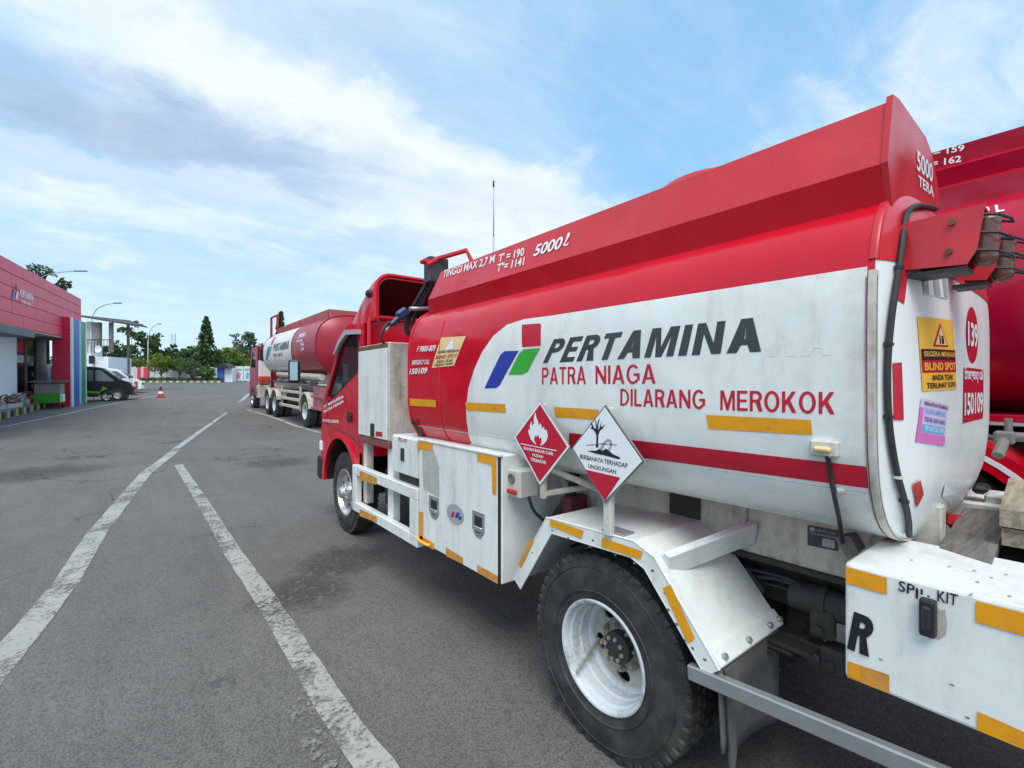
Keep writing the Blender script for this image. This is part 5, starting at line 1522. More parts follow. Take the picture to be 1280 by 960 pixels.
    MB().cyl(q(486, 409), q(481, 414), .010, n=8).build('nozzle_spout', STEEL, no)
    MB().tube([q(487, 402), q(479, 412), q(477, 422), q(480, 430)], .010, 8).build('fuel_hose', RUBBER, R1)
    MB().cyl(q(512, 386), q(536, 386), .016, n=10).build('hose_coupling', STEEL, R1)
    hk = MB(); hk.box(1.75, 2.2, 2.98, 3.10, 1.70, 1.85, .02); hk.build('hose_tray', RED, R1)
    # bracket on the tank front with its red tube loop
    b0 = q(547, 330, 2.88)
    MB().box(b0.x - .05, b0.x + .10, 2.90, 2.99, b0.z - .12, b0.z + .055, .006).build('hose_bracket', paint('charcoal_bracket', (.05, .055, .06), .5, .2, 6, bump=.02), R1)
    MB().tube([q(534, 331, 2.9), q(548, 323, 2.9), q(583, 313, 2.75), q(592, 331, 2.70)], .017, 8, False).build('roof_handle', RED_SKY, R1)
    MB().box(b0.x - .10, b0.x - .03, 2.90, 2.96, b0.z - .0, b0.z + .03, .01).build('hose_guide', RED, R1)


main_cab()

# ------------------------------------------------------------------ loose boards on the deck
def boards():
    p = [atZ(x, y, .97) for x, y in ((1174, 685), (1205, 635), (1262, 640), (1240, 706))]
    mb = MB(); mb.prism([v - Vector((0, 0, .022)) for v in p], (0, 0, .024))
    tag(mb.build('wooden_board', WOOD_GREY), 'flat dark grey wooden board lying on the rear deck of the near tanker', 'board')
    for k, (dz, sh_) in enumerate(((0, 0), (.052, .012))):
        a, b = Vector((1.80, .19)), Vector((2.40, .235))
        z0 = .974 + dz
        mb = MB(); mb.prism([(a.x - sh_, a.y + sh_ * .2, z0), (b.x, b.y, z0), (b.x + .02, b.y - .34, z0), (a.x - sh_, a.y - .33, z0)], (0, 0, .046))
        tag(mb.build('wooden_plank', WOOD_BROWN), 'upper pale weathered plank stacked on the tanker rear deck' if k else 'lower brown plank under another on the tanker rear deck', 'plank')


boards()


# ------------------------------------------------------------------ other tankers
def ell(cx, cz, a, b, Y, n=64, e=2.6):
    return [Vector((cx + a * sect(2 * PI * i / n, e)[0], Y, cz + b * sect(2 * PI * i / n, e)[1])) for i in range(n)]


def big_tank(root, cx, cz, a, b, y0, y1, m_, dish=.22, e=2.6):
    mb = MB(); mb.loft([ell(cx, cz, a, b, y0 + (y1 - y0) * i / 12, e=e) for i in range(13)]); mb.build('tank', m_, root)
    for Y, d_, nm in ((y0, -1, 'rear_tank_end'), (y1, 1, 'front_tank_end')):
        mb = MB(); mb.loft([ell(cx, cz, a * k, b * k, Y + d_ * dish * (1 - k ** 2.6), e=e) for k in (1, .97, .92, .84, .72, .55, .35, .12, .01)], cap1=True); mb.build(nm, m_, root)
        mb = MB(); mb.loft([ell(cx, cz, a * k, b * k, Y + dy, e=e) for k, dy in ((1.0, -.03), (1.01, -.03), (1.01, .03), (1.0, .03))]); mb.build('seam_flange', m_, root)


def semi_trailer():
    root = thing('fuel_tanker_truck', 'long articulated fuel tanker parked ahead with red rear tank end and dusty chassis', 'tanker truck', (5.3, 15.0, 0), (.018, 0, 0), 'fuel tankers parked in a row')
    XL = 4.1; cx = 5.3
    P = print_on
    MR = paint('dusty_dark_red', (.36, .010, .030), .34, .15, 2, .25, (.25, .08, .09), bump=.015)
    MRF = paint('dusty_pale_red', (.42, .07, .09), .5, .15, 2, .4, (.4, .2, .2), bump=.015)
    cz, a, b = 2.62, 1.17, .97
    big_tank(root, cx, cz, a, b, 15.15, 23.1, MR, .32, 2.5)
    SURF = XSurf(lambda z: cx - a * (1 - min(1, abs((z - cz) / b)) ** 2.5) ** (1 / 2.5))
    # hits are taken in the unrotated frame: undo the slight pitch of the rig
    Rm = Matrix.Translation((0, 15, 0)) @ Matrix.Rotation(-.018, 4, 'X') @ Matrix.Translation((0, -15, 0))

    def hit(x, y):
        X = XL + .1
        for _ in range(14):
            p = Rm @ atX(x, y, X); X = .5 * X + .5 * SURF.g(p.z)
        return p.y, p.z
    wf = [hit(*p) for p in ((366, 471), (345, 462), (331, 452), (330, 445), (333, 430), (340, 422), (366, 415))]
    yl = 23.05; yr = hit(364, 440)[0]
    z0, z1 = 1.95, 3.42
    P(SURF, 'white_field', WHITE_TANK, root, poly2d([(0, 0), (.97, 0), (1, .2), (1, .8), (.97, 1), (.12, 1), (.03, .9), (0, .7)]), [(yl, z0), (yr, z0), (yr, z1), (yl, z1)], 8, 24, .01, True)
    dY = yl - yr
    sp = lambda u, w: (yl - dY * u, z0 + (z1 - z0) * w)
    P(SURF, 'emblem', BLUE, root, poly2d([(0, 0), (.4, 0), (1, 1), (.55, 1)]), [sp(.10, .25), sp(.27, .25), sp(.27, .62), sp(.10, .62)], 2, 6, .015, True)
    P(SURF, 'emblem', GREEN, root, poly2d([(0, 0), (.5, 0), (1, 1), (.4, 1)]), [sp(.20, .34), sp(.36, .34), sp(.36, .62), sp(.20, .62)], 2, 6, .015, True)
    P(SURF, 'emblem', RED_DECAL, root, UNIT, [sp(.28, .66), sp(.37, .66), sp(.37, .88), sp(.28, .88)], 2, 4, .015, True)
    P(SURF, 'lettering', INK, root, block_text('PERTAMINA', .22, .25), [sp(.40, .46), sp(.93, .46), sp(.93, .66), sp(.40, .66)], 8, 6, .015, True)
    P(SURF, 'lettering', RED_DECAL, root, text2d('PATRA NIAGA', .02), [sp(.40, .30), sp(.74, .30), sp(.74, .40), sp(.40, .40)], 8, 4, .015, True)
    for k, (s_, u0, u1, w0, w1) in enumerate((('24000 L', .30, .62, .66, .76), ('B 9105', .26, .52, .55, .62), ('TERA', .44, .60, .46, .53), ('159', .46, .60, .36, .43))):
        y_ = lambda u: yr - (yr - 15.2) * u
        zz = lambda w: 1.95 + 1.5 * w
        P(SURF, 'lettering', WHITE_CLEAN, root, text2d(s_, .03), [(y_(u0), zz(w0)), (y_(u1), zz(w0)), (y_(u1), zz(w1)), (y_(u0), zz(w1))], 4, 4, .012, True)
    # coaming and fittings on top
    cm = MB()
    for x in (4.66, 5.86):
        cm.prism([Vector((x, 15.2, 3.40)), Vector((x, 15.6, 3.80)), Vector((x, 22.6, 3.74)), Vector((x, 22.9, 3.45)), Vector((x, 22.9, 3.3)), Vector((x, 15.2, 3.3))], (.03, 0, 0))
    cm.box(4.66, 5.89, 15.55, 15.6, 3.4, 3.8)
    cm.build('coaming', MRF, root)
    for y in (16.4, 18.4, 20.4):
        MB().lathe([(3.5, .28), (3.78, .28), (3.84, .2), (3.85, 0)], 20, (5.25, y, 0), 'Z').build('manhole_cover', MRF, root)
        MB().box(4.64, 4.70, y + .6, y + .75, 3.62, 3.72).build('coaming_bracket', MRF, root)
    fp = MB(); fp.tube([(4.35, 22.6, 3.2), (4.35, 22.6, 4.15), (4.35, 21.4, 4.15), (4.35, 21.4, 3.5)], .05, 6, False); fp.build('roof_rail', MR, root)
    # chassis
    ch = MB()
    for x in (4.75, 5.75):
        ch.box(x, x + .12, 14.9, 24.0, 1.12, 1.42, .01)
    ch.build('chassis_frame', FRAME, root)
    MB().box(XL + .05, XL + .35, 15.0, 21.0, 1.36, 1.40, .005).build('side_deck', FRAME, root)
    MB().box(XL + .02, XL + .10, 15.0, 24.0, 1.40, 1.46, .01).build('deck_edge', BLACK, root)
    for y in (15.6, 17.0, 18.6, 20.2, 21.6):
        sd = MB(); sd.prism([(4.35, y, 1.42), (6.25, y, 1.42), (5.9, y, 1.75), (4.7, y, 1.75)], (0, .12, 0)); sd.build('tank_saddle', FRAME, root)
    pp = MB(); pp.cyl((4.42, 15.4, 1.62), (4.42, 21.5, 1.72), .10, n=16); pp.build('hose_tube', WHITE_OLD, root)
    pp = MB(); pp.cyl((4.42, 19.0, 1.95), (4.42, 22.6, 1.98), .12, n=16); pp.build('hose_tube', WHITE_OLD, root)
    # fenders and rear cross bars of the trailer
    DP = paint('dusty_pink_fender', (.36, .11, .14), .6, .2, 4, .6, (.25, .2, .18), bump=.03)
    for yc in (16.2,):
        ar = [(yc + .62 * math.cos(math.radians(t)), .52 + .62 * math.sin(math.radians(t))) for t in range(10, 171, 16)]
        ai = [(yc + .56 * math.cos(math.radians(t)), .52 + .56 * math.sin(math.radians(t))) for t in range(170, 9, -16)]
        MB().prism([Vector((XL - .03, y, z)) for y, z in ar + ai], (.5, 0, 0)).build('fender', DP if yc < 15 else FRAME, root)
        put_wheel(root, 'rear', (XL, yc, .52), 1.36, False, yc)
        put_wheel(root, 'rear', (2 * cx - XL, yc, .52), 1.36, True, yc)
    MB().box(XL + .02, XL + .5, 14.6, 15.3, .62, 1.36, .02).build('air_tank_box', DP, root)
    MB().box(XL, XL + .06, 14.2, 15.5, .98, 1.06, .01).build('side_rail', DP, root)
    MB().box(XL, XL + .06, 14.2, 15.5, .62, .70, .01).build('side_rail', DP, root)
    # ladder-like side guard
    for z in (.52, .78, 1.04):
        MB().box(XL, XL + .06, 17.0, 19.8, z, z + .10, .01).build('guard_rail', FRAME, root)
    for y in (17.0, 19.7):
        MB().box(XL + .06, XL + .12, y, y + .12, .46, 1.3, .01).build('guard_post', FRAME, root)
    MB().box(XL + .2, XL + .8, 17.2, 19.6, .5, 1.1, .05).build('spare_carrier', CHASSIS, root)
    for yc in (20.75, 22.1):
        ar = [(yc + .62 * math.cos(math.radians(t)), .52 + .62 * math.sin(math.radians(t))) for t in range(20, 161, 16)]
        ai = [(yc + .57 * math.cos(math.radians(t)), .52 + .57 * math.sin(math.radians(t))) for t in range(160, 19, -16)]
        MB().prism([Vector((XL - .02, y, z)) for y, z in ar + ai], (.5, 0, 0)).build('fender', FRAME, root)
        put_wheel(root, 'rear', (XL, yc, .52), 1.36, False, yc)
        put_wheel(root, 'rear', (2 * cx - XL, yc, .52), 1.36, True, yc)
    for y in (16.2, 20.75, 22.1):
        MB().cyl((4.3, y, .52), (6.3, y, .52), .08, n=10).build('axle', CHASSIS, root)
    # tractor cab seen behind the tank
    cb = MB(); pr = [(24.75, 1.0), (24.75, 3.0), (26.2, 3.0), (26.75, 2.1), (26.85, .5), (26.5, .5), (26.3, .95), (25.9, 1.1), (25.5, .95), (25.4, .7), (25.0, .7)]
    win = [(25.2, 2.0), (25.2, 2.75), (26.1, 2.75), (26.5, 2.05)]
    for x in (XL + .08, 2 * cx - XL - .12):
        sd = MB(); sd.holed([Vector((x, y, z)) for y, z in pr], [[Vector((x, y, z)) for y, z in win]], (.05, 0, 0)); so = sd.build('cab_side', MR, root)
        MB().prism([Vector((x + .02, y, z)) for y, z in win], (.006, 0, 0)).build('side_window', GLASS_D, so)
    cb.loft([[Vector((x, y, z)) for y, z in [(24.75, 1.0), (24.75, 3.0), (26.2, 3.0), (26.75, 2.1), (26.85, .5)]] for x in (XL + .1, 2 * cx - XL - .1)], closed=False, smooth=False)
    cb.build('cab', MR, root)
    MB().box(XL + .15, 2 * cx - XL - .15, 24.8, 26.2, .95, 1.3).build('cab_floor', BLACKHOLE, root)
    MB().box(XL + .1, XL + .6, 24.45, 24.7, 1.0, 2.35, .03).build('air_intake', WHITE, root)
    MB().box(XL + .14, XL + .5, 24.40, 24.68, 2.36, 2.9, .03).build('intake_head', BLACK, root)
    MB().box(XL + .05, XL + .5, 24.1, 24.44, 1.25, 1.62, .03).build('lamp_cluster', paint('orange_red_lens', (.6, .06, .02), .3, .1, 5, bump=0), root)
    bx = MB(); bx.box(XL + .0, XL + .5, 24.05, 24.5, .62, 1.2, .02); bo = bx.build('chassis_box', WHITE_OLD, root)
    SB = XSurf(lambda z: XL)
    P(SB, 'lettering', INK2, bo, text2d('R', .04), [(24.40, .72), (24.20, .72), (24.20, 1.0), (24.40, 1.0)], 1, 1, .004, True)
    put_wheel(root, 'front', (XL + .05, 25.9, .52), 1.36, False)
    put_wheel(root, 'front', (2 * cx - XL - .05, 25.9, .52), 1.36, True)
    root.location.z = .012


semi_trailer()


def right_tanker():
    root = thing('fuel_tanker_truck', 'glossy all red fuel tanker parked on the far side of the near tanker', 'tanker truck', (4.55, 1.0, 0), (0, 0, 0), 'fuel tankers parked in a row')
    P = print_on
    cx, cz, a, b = 4.55, 1.92, 1.05, .70
    big_tank(root, cx, cz, a, b, -2.0, 4.2, RED_GLOSS, .25, 2.6)
    MB().box(3.62, 5.48, -2.0, 4.2, 1.20, 1.24, .004).build('tank_skirt', RED_GLOSS, root)
    for x0, s_ in ((3.72, 1), (5.38, -1)):
        w = MB()
        pr = [(x0, 2.42), (x0 - .02 * s_, 2.55), (x0 + .03 * s_, 2.58), (x0 + .0 * s_, 2.67), (x0 + .05 * s_, 2.70), (x0 + .03 * s_, 2.80), (x0 + .08 * s_, 2.80), (x0 + .08 * s_, 2.42)]
        w.prism([Vector((x, -2.0, z)) for x, z in pr], (0, 6.2, 0)); w.build('coaming', RED_GLOSS, root)
    MB().box(3.8, 5.3, -2.0, -1.95, 2.42, 2.78).build('coaming_rear_plate', RED_GLOSS, root)
    for y in (-.6, 1.6):
        MB().lathe([(2.55, .27), (2.84, .27), (2.88, .2), (2.89, 0)], 24, (4.55, y, 0), 'Z').build('manhole_cover', RED_GLOSS, root)
    CS = XSurf(lambda z: 3.70)
    P(CS, 'lettering', WHITE_CLEAN, root, text2d("T' = 159", .02), [(1150, 199), (1206, 189), (1206, 181), (1150, 190)], 1, 1, .012)
    P(CS, 'lettering', WHITE_CLEAN, root, text2d("T''= 162", .02), [(1150, 214), (1203, 204), (1203, 195.5), (1150, 205)], 1, 1, .03)
    SU = XSurf(lambda z: cx - a * (1 - min(1, abs((z - cz) / b)) ** 2.6) ** (1 / 2.6))
    P(SU, 'lettering', WHITE_CLEAN, root, text2d('8000 L', .03), [(1195, 273), (1256, 264), (1254, 255), (1195, 264)], 6, 4, .006)
    ch = MB()
    for x in (4.1, 4.9):
        ch.box(x, x + .1, -2.2, 6.6, .85, 1.1, .01)
    ch.build('chassis_frame', CHASSIS, root)
    for y in (-1.5, 0, 1.8, 3.6):
        MB().box(3.8, 5.3, y, y + .1, 1.08, 1.22).build('tank_saddle', CHASSIS, root)
    # curved red fender over the rear wheel, white stripe on it
    yc = .72
    R0 = .66
    ar = [(yc + R0 * math.cos(math.radians(t)), .50 + R0 * math.sin(math.radians(t))) for t in range(0, 181, 9)]
    ai = [(yc + (R0 - .03) * math.cos(math.radians(t)), .50 + (R0 - .03) * math.sin(math.radians(t))) for t in range(180, -1, -9)]
    fo = MB().prism([Vector((3.42, y, z)) for y, z in ar + ai], (.55, 0, 0)).build('fender', RED, root)
    al = [(yc + (R0 - .11) * math.cos(math.radians(t)), .50 + (R0 - .11) * math.sin(math.radians(t))) for t in range(180, -1, -9)]
    MB().prism([Vector((3.405, y, z)) for y, z in ar + al], (.016, 0, 0)).build('fender_lip', RED, fo)
    s0 = [(yc + (R0 - .045) * math.cos(math.radians(t)), .50 + (R0 - .045) * math.sin(math.radians(t))) for t in range(96, 160, 6)]
    s1 = [(yc + (R0 - .07) * math.cos(math.radians(t)), .50 + (R0 - .07) * math.sin(math.radians(t))) for t in range(156, 90, -6)]
    MB().prism([Vector((3.402, y, z)) for y, z in s0 + s1], (.004, 0, 0)).build('white_stripe', WHITE_CLEAN, fo)
    put_wheel(root, 'rear', (3.45, yc, .50), 1.32, False, .2)
    put_wheel(root, 'rear', (2 * cx - 3.45, yc, .50), 1.32, True)
    MB().cyl((3.7, yc, .5), (5.4, yc, .5), .09, n=10).build('rear_axle', CHASSIS, root)
    # cab
    pr = [(4.6, .75), (4.6, 2.5), (5.9, 2.5), (6.45, 1.75), (6.55, .5), (6.2, .5), (6.05, .95), (5.7, 1.1), (5.35, .95), (5.2, .5), (4.9, .5)]
    win = [(5.0, 1.65), (5.0, 2.3), (5.8, 2.3), (6.2, 1.7)]
    for x in (3.5, 5.55):
        sd = MB(); sd.holed([Vector((x, y, z)) for y, z in pr], [[Vector((x, y, z)) for y, z in win]], (.05, 0, 0)); so = sd.build('cab_side', RED_GLOSS, root)
        MB().prism([Vector((x + .02, y, z)) for y, z in win], (.006, 0, 0)).build('side_window', GLASS_D, so)
    cb = MB(); cb.loft([[Vector((x, y, z)) for y, z in [(4.6, .75), (4.6, 2.5), (5.9, 2.5), (6.45, 1.75), (6.55, .5)]] for x in (3.52, 5.58)], closed=False, smooth=False); cb.build('cab', RED_GLOSS, root)
    put_wheel(root, 'front', (3.48, 5.7, .50), 1.32, False)
    put_wheel(root, 'front', (2 * cx - 3.48, 5.7, .50), 1.32, True)
    MB().box(3.55, 4.1, 1.7, 3.6, .5, 1.05, .02).build('toolbox', WHITE, root)


right_tanker()


# ------------------------------------------------------------------ office building on the left
BC = gnd(89, 508.6)
BAZ, BPT = math.radians(4.8), math.radians(1.9)
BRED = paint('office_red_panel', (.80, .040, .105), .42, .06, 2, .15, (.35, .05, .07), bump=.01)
BRED2 = paint('deep_red_pillar', (.58, .012, .055), .4, .06, 2, .12, (.3, .04, .06), bump=.01)
BWHITE = paint('office_white_wall', (.74, .78, .82), .6, .04, 2, .15, (.5, .5, .5), bump=.01)
BBLUE = paint('office_blue_strip', (.02, .13, .46), .4, .05, 3, bump=0)
BGREEN = paint('office_green_strip', (.06, .30, .15), .4, .05, 3, bump=0)
BGREY = paint('slate_canopy', (.10, .12, .14), .5, .1, 3, bump=.01)
CONC = paint('pale_concrete', (.42, .42, .40), .8, .15, 4, .5, (.2, .19, .17), bump=.05)


def building():
    root = thing('office_building', 'single storey office with red panel front, white walls and blue green striped pillar', 'building', BC, (BPT, 0, -BAZ), local=True)
    fx = -.30
    y0, y1 = -16.0, 4.3
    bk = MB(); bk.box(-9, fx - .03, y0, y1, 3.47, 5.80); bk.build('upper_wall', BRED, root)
    rows = 5; cols = 7
    zz = [3.47 + (5.84 - 3.47) * i / rows for i in range(rows + 1)]
    for r in range(rows):
        offx = 0 if r % 2 else 1.3
        ys = [y0] + [y0 + offx + 2.9 * i for i in range(1, 8) if y0 + offx + 2.9 * i < y1 - .3] + [y1]
        for a, b in zip(ys[:-1], ys[1:]):
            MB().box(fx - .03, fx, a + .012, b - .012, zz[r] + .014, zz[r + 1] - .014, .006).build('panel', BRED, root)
    for r in range(rows):
        for a, b in ((-9, -6), (-6, -3), (-3, fx - .03)):
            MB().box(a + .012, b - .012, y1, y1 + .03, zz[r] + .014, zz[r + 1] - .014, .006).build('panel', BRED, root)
    # emblem and name on the panels
    FS = XSurf(lambda z: 0)

    class L:
        def pt(s, a, b, off):
            return Vector((fx + .012 + off, a, b))
    P = print_on
    l = L()
    rc = lambda a, b, c, d: [(a, c), (b, c), (b, d), (a, d)]
    P(l, 'lettering', WHITE_CLEAN, root, block_text('PERTAMINA', .22, .25), rc(-6.5, -4.85, 4.66, 4.92), 1, 1, .01, True)
    P(l, 'lettering', WHITE_CLEAN, root, text2d('PATRA NIAGA', .02), rc(-6.3, -5.1, 4.42, 4.56), 1, 1, .01, True)
    P(l, 'emblem', BBLUE, root, poly2d([(0, 0), (.5, 0), (1, 1), (.5, 1)]), rc(-7.35, -6.95, 4.45, 4.85), 1, 1, .01, True)
    P(l, 'emblem', WHITE_CLEAN, root, poly2d([(0, 0), (.5, 0), (1, 1), (.5, 1)]), rc(-7.0, -6.6, 4.5, 4.8), 1, 1, .01, True)
    P(l, 'emblem', BRED2, root, UNIT, rc(-6.85, -6.6, 4.82, 5.05), 1, 1, .01, True)
    # soffit, canopy, walls under
    MB().box(-6, fx - .02, y0, y1 - .05, 3.40, 3.46).build('soffit', paint('soffit_grey', (.36, .36, .37), .7, .05, 3, bump=0), root)
    MB().box(-1.9, -.02, y0, -5.85, 3.12, 3.42, .02).build('canopy', BGREY, root)
    wx = -1.5
    MB().box(wx - .2, wx, y0, -1.70, -.3, 3.40, .005).build('wall', BWHITE, root)
    MB().box(wx - .2, wx, 1.42, 3.05, -.3, 3.40, .005).build('wall', BWHITE, root)
    MB().box(wx - .2, wx, 3.05, y1, -.3, 2.1, .005).build('wall', BWHITE, root)
    MB().box(-9, wx - .2, y1 - .2, y1, -.3, 3.40, .005).build('side_wall', BWHITE, root)
    MB().box(-9, wx - .21, y0, y1 - .25, -.3, 3.38).build('inner_core', BLACKHOLE, root)
    MB().box(wx - .15, wx - .12, 3.05, y1, 2.1, 3.40).build('window', GLASS_D, root)
    dr = MB()
    for a, b in ((-1.70, -1.58), (-.32, -.12), (1.28, 1.42)):
        dr.box(wx - .14, wx - .02, a, b, -.1, 3.35, .01)
    dr.box(wx - .14, wx - .025, -1.6, 1.3, 3.22, 3.36, .01)
    do = dr.build('door_frame', paint('brown_grey_frame', (.16, .13, .12), .5, .1, 4, bump=0), root)
    for a, b in ((-1.58, -.32), (-.12, 1.28)):
        MB().box(wx - .09, wx - .07, a, b, .0, 3.22).build('door_pane', GLASS_D, do)
        MB().box(wx - .066, wx - .06, a + .08, b - .08, 2.15, 2.5).build('door_sticker', paint('frosted_sticker', (.5, .52, .5), .5, .1, 3, bump=0), do)
        MB().box(wx - .066, wx - .06, a + .05, b - .05, 2.62, 3.15).build('door_poster', BRED2, do) if a < -1 else None
    MB().box(wx - .063, wx - .056, .8, 1.0, 1.5, 1.7).build('door_notice', WHITE_CLEAN, do)
    MB().box(wx - .063, wx - .056, .75, .95, .9, 1.1).build('door_notice', WHITE_CLEAN, do)
    for k in range(3):
        MB().box(wx + .001, wx + .01, 3.1, 3.9, .9 + .4 * k, 1.2 + .4 * k).build('wall_notice', WHITE_CLEAN, root)
    # pillar
    MB().box(-.68, -.02, .0, 3.45, -.25, 4.46, .01).build('pillar', BRED2, root)
    for z in (1.1, 2.4, 3.5):
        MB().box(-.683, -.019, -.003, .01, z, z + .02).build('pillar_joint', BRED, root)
    MB().box(-.02, .05, .0, .30, -.25, 4.46, .006).build('pillar_edge', WHITE_CLEAN, root)
    MB().box(-.02, .03, .305, 1.70, -.2, 4.44, .004).build('blue_strip', BBLUE, root)
    MB().box(-.02, .045, 1.70, 2.10, -.2, 4.44, .004).build('pale_blue_strip', paint('pale_blue', (.35, .62, .82), .4, .05, 3, bump=0), root)
    MB().box(-.02, .03, 2.10, 3.30, -.2, 4.44, .004).build('green_strip', BGREEN, root)
    MB().box(-.02, .05, 3.30, 3.47, -.25, 4.46, .006).build('pillar_edge', WHITE_CLEAN, root)
    MB().box(-.9, .35, -.15, 3.6, -.4, -.05, .02).build('pillar_footing', paint('pinkish_footing', (.42, .25, .26), .8, .1, 3, bump=.02), root)
    # porch
    MB().box(-4, -.9, y0, -.2, -.4, .30, .02).build('porch', BGREY, root)
    yb = paint('porch_yellow', (.42, .36, .10), .7, .1, 4, .3, bump=0)
    for i in range(22):
        a = -11 + .5 * i
        MB().box(-.9, -.875, a, a + .24, -.3, .25).build('kerb_stripe', yb if i % 2 else BLACK, root)


building()


def leaves(mb, c, r, n, size, sq=(1, 1, 1), shell=.35):
    for _ in range(n):
        while True:
            u = Vector((random.uniform(-1, 1), random.uniform(-1, 1), random.uniform(-1, 1)))
            if shell < u.length <= 1:
                break
        p = Vector(c) + Vector((u.x * r * sq[0], u.y * r * sq[1], u.z * r * sq[2]))
        a = Vector((random.gauss(0, 1), random.gauss(0, 1), random.gauss(0, 1))).normalized()
        b = a.orthogonal().normalized()
        s_ = size * random.uniform(.6, 1.3)
        k = a.cross(b)
        mb.add([p - b * s_, p + k * s_ * .55, p + b * s_, p - k * s_ * .55], [(0, 1, 2, 3)])


def planter_things():
    # low white block at the left edge and the plants in front of the porch
    MBASE = lambda x, y: gnd(x, y)
    p = gnd(-20, 527); q = gnd(28, 517)
    d = (q - p); d.z = 0; L = d.length; ang = math.atan2(d.y, d.x)
    M = Matrix.Translation(((p.x + q.x) / 2, (p.y + q.y) / 2, gz(q.x, q.y) - .1)) @ Matrix.Rotation(ang, 4, 'Z')
    mb = MB().box(-L / 2 - 2, L / 2, -.02, .9, 0, .55, .03, M)
    tag(mb.build('concrete_block', CONC), 'low pale concrete kerb block at the left edge before the office porch', 'kerb block')
    BM = Matrix.Translation(BC) @ Matrix.Rotation(-BAZ, 4, 'Z') @ Matrix.Rotation(BPT, 4, 'X')
    kinds = [leaf_mat('red_brown_leaves', (.16, .05, .04), (.30, .14, .10), (.24, .10, .07)), leaf_mat('white_flowers', (.5, .47, .45), (.72, .7, .68), (.6, .5, .48)), leaf_mat('brown_leaves', (.12, .08, .05), (.22, .17, .12), (.17, .12, .08))]
    names = ['red brown leafy potted plant', 'pale flowering potted plant', 'brown leafed potted plant']
    for i in range(10):
        y = -9.6 + .95 * i
        w = BM @ Vector((-1.15, y, .30))
        k = i % 3
        r = thing('potted_plant', names[k] + (' on the office porch, ' + ('at the left edge of the photo', 'second from the left', 'third from the left', 'fourth from the left', 'fifth from the left', 'sixth from the left', 'fourth from the food cart', 'third from the food cart', 'second from the food cart', 'next to the food cart')[i]), 'plant', w, local=True, group='plants along the office porch')
        MB().lathe([(0, .10), (.02, .11), (.2, .14), (.22, .15), (.21, .12), (.18, 0)], 14, (0, 0, 0), 'Z').build('pot', CONC if k else BRED2, r)
        mb = MB(); leaves(mb, (0, 0, .36), .26, 60, .07, (1, 1, .8), 0); mb.build('foliage', kinds[k], r, fix=False)


planter_things()


def food_cart():
    p = gnd(62, 511)
    r = thing('food_cart', 'small green food cart with grey upper panel and flat roof beside the red pillar', 'food cart', p, (0, 0, -.12), local=True)
    w, h, d = .46, 1.30, .38
    MB().box(-w, w, -d, d, .28, .72, .01).build('lower_cabinet', paint('cart_green', (.05, .30, .02), .4, .1, 4, .2, bump=.01), r)
    MB().box(-w + .01, w - .01, -d + .01, d - .01, .725, 1.20, .01).build('upper_panel', paint('cart_grey', (.25, .24, .22), .6, .1, 4, .2, bump=.01), r)
    MB().box(w - .02, w + .012, -d + .03, d - .03, .35, .70, .004).build('side_board', WHITE_CLEAN, r)
    MB().box(w - .02, w + .014, -d + .10, -.05, .38, .62, .004).build('side_print', SKYB, r)
    rf = MB(); rf.prism([(-w - .18, -d - .15, 1.24), (w + .2, -d - .15, 1.24), (w + .2, d + .15, 1.34), (-w - .18, d + .15, 1.34)], (0, 0, .035)); rf.build('roof', BGREY, r)
    for x in (-w + .06, w - .06):
        for y in (-d + .06, d - .06):
            MB().box(x - .025, x + .025, y - .025, y + .025, -.03, .28).build('leg', BLACK, r)


food_cart()


# ------------------------------------------------------------------ vehicles in the distance
VGL = paint('sky_painted_car_window', (.13, .17, .19), .08, .1, 1, bump=0, coat=.6)  # opaque pane, base colour lightened to stand in for reflected sky


